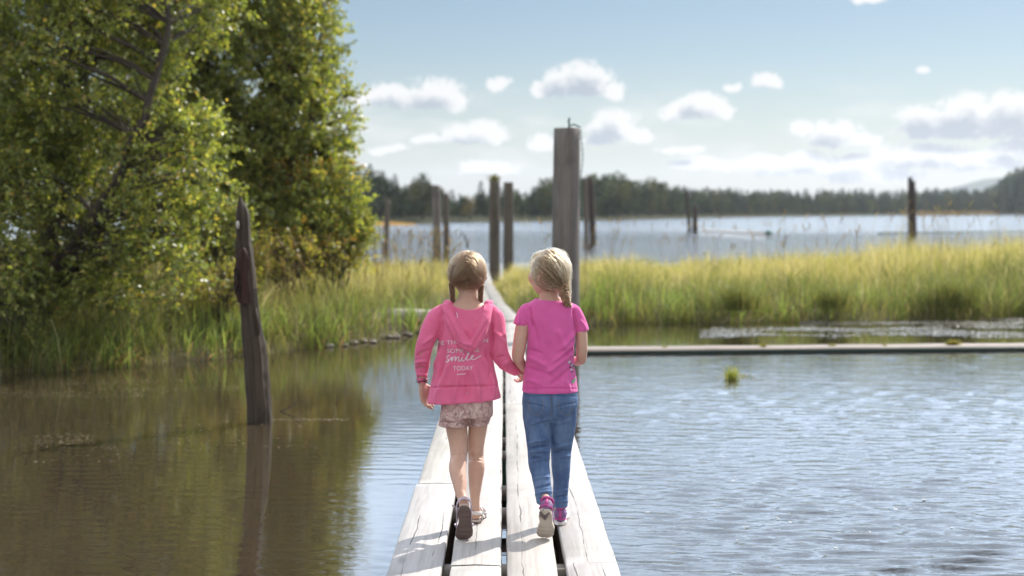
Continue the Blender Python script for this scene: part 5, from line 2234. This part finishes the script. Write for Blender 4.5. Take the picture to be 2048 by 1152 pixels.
    for i in range(n):
        row = []
        (ox, oy), (ix, iy) = outer[i], inner[i]
        edge = .5 - abs(i / (n - 1) - .5)
        for j in range(9):
            s = j / 8
            px = ox + (ix - ox) * s
            py = oy + (iy - oy) * s
            b = (math.sin(PI * s ** .7) * .015 + .014 * s) + .006
            sh = .038 * max(0, 1 - i / 2.5) ** 1.3 + .038 * max(0, 1 - (n - 1 - i) / 2.5) ** 1.3
            row.append(S.p(px, py, dep(px, py) - b + sh * 1.6))
        Gd.append(row)
    S.grid(Gd, .022)
    # lining panel between neck and inner edge
    Gd = []
    for i in range(n):
        ix, iy = inner[i]
        s = i / (n - 1)
        nx_, ny_ = 903 + s * 69, 607 + 13 * math.sin(PI * s) ** .7
        row = []
        for j in range(8):
            t = j / 7 * 1.22
            px, py = nx_ + (ix - nx_) * t, ny_ + (iy - ny_) * t
            row.append(S.p(px, py, dep(px, py) - .004 + .006 * (1 - t)))
        Gd.append(row)
    S.grid(Gd, .024)
    S.limb([(902, 608, 6, -.035), (893, 606, 7, .0), (899, 606, 6, .04)], 10)
    S.limb([(972, 608, 6, -.035), (980, 606, 7, .0), (974, 606, 6, .04)], 10)
    sg2 = [(888, 625, 918, 688, 2.6, -.0035), (918, 688, 938, 697, 2.6, -.0035), (944, 697, 978, 640, 2.6, -.0035), (930, 655, 945, 690, 3, .004), (952, 650, 945, 680, 3, .003), (905, 615, 926, 668, 3, -.003), (920, 690, 948, 692, 3, .003)]
    S.build('hood', M_hood, hj, .0038, 4, .5, lambda V, N: folds(V, N, sg2, .0016, 9))
    # neck label loop
    m = MB()
    m.tube([S.p(913, 625, -.1), S.p(915.5, 634, -.105), S.p(912, 635.5, -.105)], .0016, 5)
    m.build('label_loop', M_print, hj)
    # lettering
    polys = [text_poly('BE THE REASON', 875, 690, 8, 101, .055), text_poly('SOMEONE', 893.5, 706, 8, 65, .04), text_poly('TODAY', 906, 741, 8.4, 40, .03)]
    polys.append(stroke_poly([(914, 749), (931, 747.5)], 1.6))
    smile = [(899, 712), (896, 711), (893, 714), (896, 718), (897, 722), (893, 724), (890, 722)]
    mil = [(893, 724), (900, 719), (904, 714), (903, 723), (907, 715), (911, 714), (910, 722), (914, 715), (918, 714), (917, 722), (921, 721),
           (925, 714), (924, 721), (928, 721), (934, 713), (940, 702), (938, 702), (934, 713), (934, 720), (939, 719), (945, 714), (947, 711), (944, 711), (942, 716), (946, 719), (952, 717), (962, 711)]
    polys.append(stroke_poly(smile, 1.5))
    polys.append(stroke_poly(mil, 1.6))
    polys.append(stroke_poly([(926, 709.5), (927.5, 708)], 1.8))
    print_on('lettering', hj, polys, M_print, hj)

    # --- shorts
    S = Solid(YB)
    S.torso([(934, 770, 48, .09, -.01, 0), (934, 800, 52, .10, -.012, 0), (934, 822, 53, .102, -.012, 0), (934, 832, 52, .098, -.012, 0)])
    S.torso([(908, 815, 26, .085, -.014, 0), (908, 832, 28.5, .088, -.014, 1), (907, 850, 31, .088, -.016, 1), (907, 851, 31, .088, -.016, 1)])
    S.torso([(960, 815, 25, .08, -.004, 0), (960, 832, 23, .083, -.002, -1), (958, 848, 20.5, .083, 0, -2), (958, 849, 20, .083, 0, -2)])
    sg3 = [(938, 820, 939, 846, 2.2, -.003), (886, 822, 900, 846, 3, .004), (925, 822, 912, 848, 3, .004), (950, 825, 958, 848, 3, -.003), (877, 844, 938, 848, 1.3, -.004), (940, 845, 978, 845, 1.3, -.004)]
    S.build('shorts', M_floral, G, .004, 3, .5, lambda V, N: folds(V, N, sg3, .0016, 5))

    sandal('sandal', fL, .195, .082, -1, G, M_sandsole, M_footbed, M_lav)
    sandal('sandal', fR, .195, .082, 1, G, M_sandsole, M_footbed, M_whitestrap)
    m = MB()
    c = S.p(845, 762, .032)
    for zz in (0, .010):
        pts = [c + Vector((math.cos(a) * .026, math.sin(a) * .026, zz + .004 * math.sin(3 * a))) for a in np.linspace(0, 2 * PI, 15)]
        m.tube(pts, .0034, 6, cap=False)
    m.build('bracelet', M_bead, G)

    # --- hair
    r = np.random.default_rng(77)
    S = Solid(YB)
    S.cap(hc + Vector((0, -.004, .006)), (hw * 1.0, hd * 1.0, hh * .98))
    mb = HB_()
    ctr = np.array(hc) + np.array([0, -.004, .004])
    RAD = np.array([hw * .99, hd * 1.02, hh * 1.0])
    cores = []
    for sg_, tie in ((-1, S.p(903.5, 569, -.045)), (1, S.p(962, 569, -.045))):
        n = 1500
        a = r.uniform(-.35, 1.0, n) ** 1.0
        # start on the parting: from the forehead over the crown to the nape
        an = PI * (.30 + .95 * r.uniform(0, 1, n) ** .9)              # angle in the sagittal plane, from +y over +z to -y
        st = np.stack([sg_ * r.normal(.06, .13, n), np.cos(an), np.sin(an)], -1)
        st /= np.linalg.norm(st, axis=1, keepdims=True)
        td = (np.array(tie) - ctr) / RAD
        td /= np.linalg.norm(td)
        td = np.repeat(td[None], n, 0) + r.normal(0, .05, (n, 3))
        td /= np.linalg.norm(td, axis=1, keepdims=True)
        k = 14
        t = np.linspace(0, 1, k)
        D = slerp(st, td, t)
        # let the back hair fall before it is swept sideways
        sag = np.sin(PI * t)[None, :, None] * np.array([sg_ * .10, -.10, -.10])[None, None] * r.uniform(.2, 1.0, (n, 1, 1))
        D = D + sag
        D /= np.linalg.norm(D, axis=2, keepdims=True)
        lift = 1 + r.uniform(-.012, .03, (n, 1, 1)) + .05 * clump(st, 7, 1)[:, :, None] + .018 * np.sin(t * 7 + r.uniform(0, 6, (n, 1)))[:, :, None] * r.uniform(0, 1, (n, 1, 1))
        P = ctr + D * RAD * lift
        f = (t ** 3)[None, :, None]
        P = P * (1 - f * .55) + (np.array(tie)[None, None] + r.normal(0, .006, (n, 1, 3))) * f * .55
        strands(mb, P, r, .00105, hair_colors(r, n) * (1 + 1.1 * clump(st, 6, 3) + .6 * clump(st, 17, 5)))
        # flyaways
        m_ = 380
        j = r.choice(n, m_)
        fl = 1.03 + .15 * r.uniform(0, 1, (m_, 1, 1)) * np.sin(PI * t)[None, :, None]
        P2 = ctr + (P[j] - ctr) * fl + .006 * np.sin(t * r.uniform(4, 12, (m_, 1)) + r.uniform(0, 6, (m_, 1)))[:, :, None] * unit(r, m_)[:, None, :]
        strands(mb, P2, r, .0008, hair_colors(r, m_) * 1.3)
        b0 = tie + Vector((sg_ * .001, 0, .004))
        x2 = 904.5 if sg_ < 0 else 961.5
        cores.append(MB())
        braid(mb, cores[-1], [b0, S.p(x2, 585, -.03), S.p(x2 - sg_ * .5, 602, -.012), S.p(x2 + sg_ * 1, 616, .03), S.p(x2 + sg_ * 1, 640, .075)], .0128, .0088, 5 + sg_)
    hair = hair_obj('hair', mb, G)
    for cb in cores:
        cb.build('braid', M_braid, None).parent = hair
    S.build('hair_underlayer', M_hairbase, None, .004, 2).parent = hair
    return G


# ============ girl on the right: T-shirt, jeans, sneakers
def girl_right():
    g0 = ground(1105, 1060, DECK)
    G = empty('person', (g0.x, g0.y, DECK), 'child with loose braid in magenta pink T-shirt, blue jeans and sneakers, head turned aside', 'person')
    Ls, Ws = .205, .083
    toeL = ground(1091, 1076, DECK)
    fL = shoe_frame(toeL, Ls, R(52), R(-7), fl=.62, roll=R(4))
    toeR = ground(1123, 1050, DECK) + Vector((.008, .20, 0))
    fR = shoe_frame(toeR, Ls, R(0), R(-4))
    S = Solid(YB)
    S.torso([(1100, 594, 20, .043, 0, 0), (1101, 606, 28, .044, 0, 0), (1101, 620, 38, .050, 0, 0), (1102, 655, 42, .072, -.005, 0), (1100, 710, 40, .075, -.005, 0),
             (1100, 760, 45, .085, -.005, 0), (1100, 800, 48, .085, -.005, 0), (1100, 822, 42, .075, -.003, 0)])
    S.limb([(1098, 558, 20, .005), (1097, 580, 18, .0), (1098, 594, 20, 0), (1100, 606, 23, 0)])
    hc = S.p(1099, 545, .0)
    hw, hh, hd = 35 * YB / F, 42 * YB / F, .096
    yaw = R(52)
    q = head(S, hc, yaw, hw, hh, hd)
    ankL = fL(0, .14 * Ls, .09)
    ankR = fR(0, .14 * Ls, .09)
    S.limb([(1076, 825, 24, 0), (1077, 860, 22, -.01), (1078, 893, 19, -.03), (1078, 925, 17, -.06), (1083, 967, 13, -.13), (1087, 990, 9, -.17)])
    pe = S.p(1087, 990, -.17)
    S.mb.tube([pe, pe.lerp(ankL, .5), ankL, fL(0, .16 * Ls, .05)], [.020, .018, .018, .018], 14)
    S.limb([(1127, 825, 23, 0), (1124, 865, 19, .02), (1122, 903, 16, .05), (1122, 935, 16, .05), (1122, 957, 12, .055), (1122, 990, 8, .07)])
    pe = S.p(1122, 990, .07)
    S.mb.tube([pe, pe.lerp(ankR, .5), ankR, fR(0, .16 * Ls, .05)], [.018, .018, .018, .018], 14)
    S.limb([(1056, 622, 14, 0), (1046, 650, 14.5, -.015), (1039, 690, 13.8, -.03), (1036, 712, 12.6, -.025), (1039, 722, 11.2, .01), (1046, 735, 9.6, .08), (1051, 746, 8, .14)])
    S.limb([(1150, 624, 13, 0), (1162, 655, 11.5, -.01), (1164, 690, 11.3, -.02), (1163, 712, 11, -.01), (1161, 720, 10.4, .03), (1150, 722, 9.3, .10), (1135, 718, 8, .16)])
    hand(S, S.p(1051, 742, .12), (-.25, .55, -.7), (-.6, .1, .5), (0, 1, .3), .74, .8)
    hand(S, S.p(1137, 719, .155), (-.9, .3, .1), (0, .2, -1), (0, 1, .1), .78, .5)
    S.build('body', M_skin, G, .0036, 4)
    eyes(q, G, hw, hd, hh)

    # --- T-shirt
    S = Solid(YB)
    S.torso([(1101, 600, 31, .058, 0, 2), (1101, 605, 40, .064, 0, 2), (1101, 613, 49, .070, -.002, 1), (1102, 632, 51, .078, -.004, 0), (1103, 660, 49.5, .086, -.008, 0), (1101, 690, 47.5, .088, -.01, 0),
             (1100, 712, 47.5, .088, -.01, 0), (1099.5, 745, 52, .096, -.008, 0), (1099.5, 780, 56.5, .106, -.008, 0), (1099.5, 783, 56.5, .106, -.008, 0)])
    S.limb([(1078, 611, 9, 0), (1066, 616, 13, 0), (1055, 624, 17.5, 0), (1046, 640, 17.3, -.008), (1042, 652, 17, -.012)])
    S.limb([(1126, 612, 9, 0), (1137, 617, 13, 0), (1148, 627, 16.5, 0), (1159, 646, 15, -.004), (1165.5, 664, 14, -.008)])
    sg = [(1062, 640, 1075, 690, 4, -.004), (1148, 665, 1118, 700, 4, .006), (1150, 680, 1105, 725, 4, .005), (1148, 700, 1090, 750, 4.5, .005), (1054, 712, 1095, 735, 5, .005), (1058, 700, 1085, 708, 3, -.003),
          (1150, 690, 1125, 712, 2.5, -.004), (1052, 735, 1110, 755, 4, -.004), (1148, 730, 1100, 770, 4, -.004), (1115, 660, 1128, 700, 5, .004), (1090, 640, 1098, 690, 6, .003), (1050, 760, 1080, 768, 4, .004),
          (1058, 612, 1063, 655, 2.2, -.005), (1146, 618, 1152, 665, 2.2, -.005), (1040, 625, 1036, 650, 3, .003), (1160, 640, 1172, 662, 2.5, .003), (1045, 778, 1156, 778, 1.3, -.0025), (1130, 760, 1140, 784, 3, .004), (1075, 765, 1070, 785, 3.5, .003)]
    tee = S.build('t_shirt', M_tee, G, .0042, 4, .5, lambda V, N: folds(V, N, sg, .0026, 21))
    m = MB()
    pts = [S.p(1101 + 30.5 * math.sin(a), 601.5 + 2.2 * math.sin(a) - 3.0 * math.cos(a) * -1 - (0), -.056 * math.cos(a)) for a in np.linspace(-PI, PI, 33)]
    m.tube(pts, .0048, 8, cap=False)
    m.build('neckband', M_tee, tee)
    # small printed motif near the hem: a plain little flower
    polys_g, polys_w, polys_p = [], [], []
    blob = lambda cx, cy, rx, ry: ([(cx + rx * math.cos(a), cy + ry * math.sin(a)) for a in np.linspace(0, 2 * PI, 11)[:-1]], [tuple(range(10))])
    polys_w += [blob(1139, 724, 3.2, 3.0), blob(1144, 730, 3, 3.6), blob(1148, 735, 2.2, 2.4), blob(1143, 739, 3.2, 2.2)]
    polys_p += [blob(1142, 727, 1.6, 1.8), blob(1147, 731, 1.8, 2), blob(1141, 734, 1.8, 1.6), blob(1145, 743, 2, 1.6)]
    polys_g += [blob(1147, 762, 3.6, 2.4), blob(1150, 758, 2, 2.2), blob(1145, 765, 2, 1.6)]
    print_on('motif', tee, polys_w, solid_color('pale_grey_print', (.55, .48, .56)), tee)
    print_on('motif', tee, polys_p, solid_color('purple_print', (.13, .06, .15)), tee, .0032)
    print_on('motif', tee, polys_g, solid_color('green_print', (.10, .32, .17)), tee)

    # --- jeans
    S = Solid(YB)
    S.torso([(1100, 770, 53, .095, -.006, 0), (1100, 795, 56, .106, -.008, 0), (1100, 808, 56.5, .108, -.01, 0), (1100, 822, 53, .100, -.008, 0), (1100, 834, 44, .082, -.006, 0), (1100, 842, 30, .06, -.004, 0)])
    S.limb([(1074, 800, 30, -.012), (1075, 835, 29.5, -.015), (1076.5, 862, 27, -.025), (1078, 893, 24, -.045), (1078, 925, 21.5, -.07), (1081, 945, 19.6, -.1), (1085, 970, 18, -.145), (1088, 994, 16.8, -.185), (1089, 1006, 16.6, -.20)])
    S.limb([(1126, 800, 30, -.01), (1126, 835, 28, 0), (1124.5, 865, 25, .018), (1122.5, 900, 21, .045), (1122, 935, 19.4, .05), (1122, 957, 16.8, .055), (1121, 985, 15.4, .065), (1120.5, 1012, 15, .075)])
    sg = [(1057, 888, 1096, 880, 2.5, .006), (1057, 897, 1099, 892, 2.2, -.006), (1058, 906, 1098, 903, 2.5, .007), (1058, 915, 1090, 920, 2.2, -.005), (1060, 926, 1098, 916, 2.4, .005),
          (1104, 895, 1140, 888, 2.5, .005), (1104, 905, 1140, 902, 2.2, -.005), (1105, 914, 1140, 912, 2.5, .005), (1065, 960, 1100, 955, 2.2, .004), (1068, 978, 1104, 970, 2.2, -.004), (1070, 990, 1105, 984, 2.2, .005), (1072, 1000, 1106, 996, 2, -.004),
          (1107, 985, 1136, 980, 2, .004), (1107, 996, 1136, 992, 2, -.004), (1107, 1004, 1136, 1003, 2, .004), (1103, 790, 1103, 836, 2.2, -.005), (1060, 850, 1095, 838, 3, .004), (1110, 850, 1140, 840, 3, .004),
          (1050, 806, 1095, 816, 1.3, -.003), (1108, 816, 1150, 806, 1.3, -.003), (1045, 793, 1156, 793, 1.2, -.0025)]
    jn = S.build('jeans', M_denim, G, .0042, 7, .5, lambda V, N: folds(V, N, sg, .002, 33))
    # back pockets: thin stitched seams
    M_seam = solid_color('tan_seam', (.22, .20, .20), .8)
    polys = []
    for x0, x1 in ((1056, 1087), (1117, 1146)):
        polys.append(stroke_poly([(x0, 800), (x0 + 2, 820), ((x0 + x1) / 2, 829), (x1 - 2, 820), (x1, 800), ], .9))
    polys.append(stroke_poly([(1103, 792), (1103.5, 812), (1103, 830)], .9))
    print_on('pocket_seams', jn, polys, M_seam, jn, .0015)

    sneaker('sneaker', fL, Ls, Ws, -1, G, ankL, (M_purple, M_cream, M_magenta, M_greysole))
    sneaker('sneaker', fR, Ls, Ws, 1, G, ankR, (M_purple, M_white, M_magenta, M_greysole))

    # --- hair swept to the right into one loose braid
    r = np.random.default_rng(78)
    S = Solid(YB)
    rot = np.array(Matrix.Rotation(yaw, 3, 'Z'))
    S.cap(hc + Vector((.006, -.006, .008)), (hw * 1.0, hd * .97, hh * .95))
    mb = HB_()
    ctr = np.array(hc) + np.array([.006, -.006, .006])
    RAD = np.array([hw * 1.03, hd * 1.02, hh * 1.0])
    tie = S.p(1127, 574, -.05)
    n = 3200
    an = PI * (.02 + 1.22 * r.uniform(0, 1, n))
    # starts: hairline at the face side and over the crown (head coordinates), rotated by the head turn
    st = np.stack([r.uniform(-1, 1, n) * .95, np.abs(r.normal(.55, .35, n)), r.uniform(-.35, 1.0, n)], -1)
    back = r.uniform(0, 1, n) < .45
    st[back] = np.stack([r.uniform(-1, .8, back.sum()), r.uniform(-.7, .3, back.sum()), r.uniform(.15, 1, back.sum())], -1)
    low = r.uniform(0, 1, n) < .16
    st[low] = np.stack([r.uniform(-1, -.2, low.sum()), r.uniform(-.6, .1, low.sum()), r.uniform(-.62, -.2, low.sum())], -1)
    st = st @ rot.T
    st /= np.linalg.norm(st, axis=1, keepdims=True)
    td = (np.array(tie) - ctr) / RAD
    td /= np.linalg.norm(td)
    td = np.repeat(td[None], n, 0) + r.normal(0, .09, (n, 3))
    td /= np.linalg.norm(td, axis=1, keepdims=True)
    k = 16
    t = np.linspace(0, 1, k)
    D = slerp(st, td, t)
    D = D + np.sin(PI * t)[None, :, None] * np.array([.05, -.12, .05])[None, None] * r.uniform(-.6, 1.0, (n, 1, 1))
    D /= np.linalg.norm(D, axis=2, keepdims=True)
    lift = 1 + r.uniform(-.015, .035, (n, 1, 1)) + .06 * clump(st, 6, 2)[:, :, None] + .022 * np.sin(t * 6 + r.uniform(0, 6, (n, 1)))[:, :, None] * r.uniform(0, 1, (n, 1, 1))
    P = ctr + D * RAD * lift
    f = (t ** 3)[None, :, None]
    P = P * (1 - f * .5) + (np.array(tie)[None, None] + r.normal(0, .011, (n, 1, 3))) * f * .5
    strands(mb, P, r, .00105, hair_colors(r, n, (.28, .15, .068), (.075, .038, .017)) * (1 + 1.1 * clump(st, 6, 8) + .6 * clump(st, 17, 9)))
    m_ = 480
    j = r.choice(n, m_)
    fl = 1.02 + .17 * r.uniform(0, 1, (m_, 1, 1)) ** 2 * np.sin(PI * t)[None, :, None]
    P2 = ctr + (P[j] - ctr) * fl + .008 * np.sin(t * r.uniform(4, 14, (m_, 1)) + r.uniform(0, 6, (m_, 1)))[:, :, None] * unit(r, m_)[:, None, :]
    strands(mb, P2, r, .0008, hair_colors(r, m_, (.5, .31, .15), (.28, .16, .07)))
    # loose puff at the front left
    m_ = 120
    P3 = np.zeros((m_, k, 3))
    for h in range(m_):
        a0 = np.array(S.p(1064 + r.normal(0, 2), 530 + r.normal(0, 5), .05 + r.normal(0, .02)))
        b0 = np.array(S.p(1088 + r.normal(0, 5), 504 + r.normal(0, 2), .02 + r.normal(0, .02)))
        cm = np.array(S.p(1061 + r.uniform(-2, 6), 503 + r.uniform(-3, 8), .05))
        P3[h] = ((1 - t) ** 2)[:, None] * a0 + (2 * t * (1 - t))[:, None] * cm + (t ** 2)[:, None] * b0
    strands(mb, P3, r, .0007, hair_colors(r, m_, (.52, .33, .17), (.3, .18, .09)))
    # wisps beside the braid
    m_ = 130
    P4 = np.zeros((m_, k, 3))
    for h in range(m_):
        a0 = np.array(S.p(1130 + r.normal(0, 5), 552 + r.normal(0, 6), -.05))
        b0 = np.array(S.p(1134 + r.normal(0, 4), 602 + r.normal(0, 8), -.05 + r.normal(0, .01)))
        cm = np.array(S.p(1143 + r.uniform(-6, 5), 578 + r.uniform(-8, 8), -.045))
        P4[h] = ((1 - t) ** 2)[:, None] * a0 + (2 * t * (1 - t))[:, None] * cm + (t ** 2)[:, None] * b0
        P4[h] += .003 * np.sin(t * r.uniform(6, 16) + r.uniform(0, 6))[:, None] * unit(r, 1)
    strands(mb, P4, r, .0007, hair_colors(r, m_, (.52, .33, .17), (.3, .18, .09)))
    cores = [MB()]
    braid(mb, cores[0], [tie + Vector((-.004, -.006, .012)), S.p(1128, 585, -.062), S.p(1131, 597, -.062), S.p(1134, 606, -.055), S.p(1137, 613, -.04)], .021, .015, 9, 3,
          ((.40, .27, .18), (.31, .205, .135), (.24, .155, .10)))
    hair = hair_obj('hair', mb, G)
    for cb in cores:
        cb.build('braid', M_braid, None).parent = hair
    S.build('hair_underlayer', M_hairbase, None, .004, 2).parent = hair
    return G


girl_left()
girl_right()
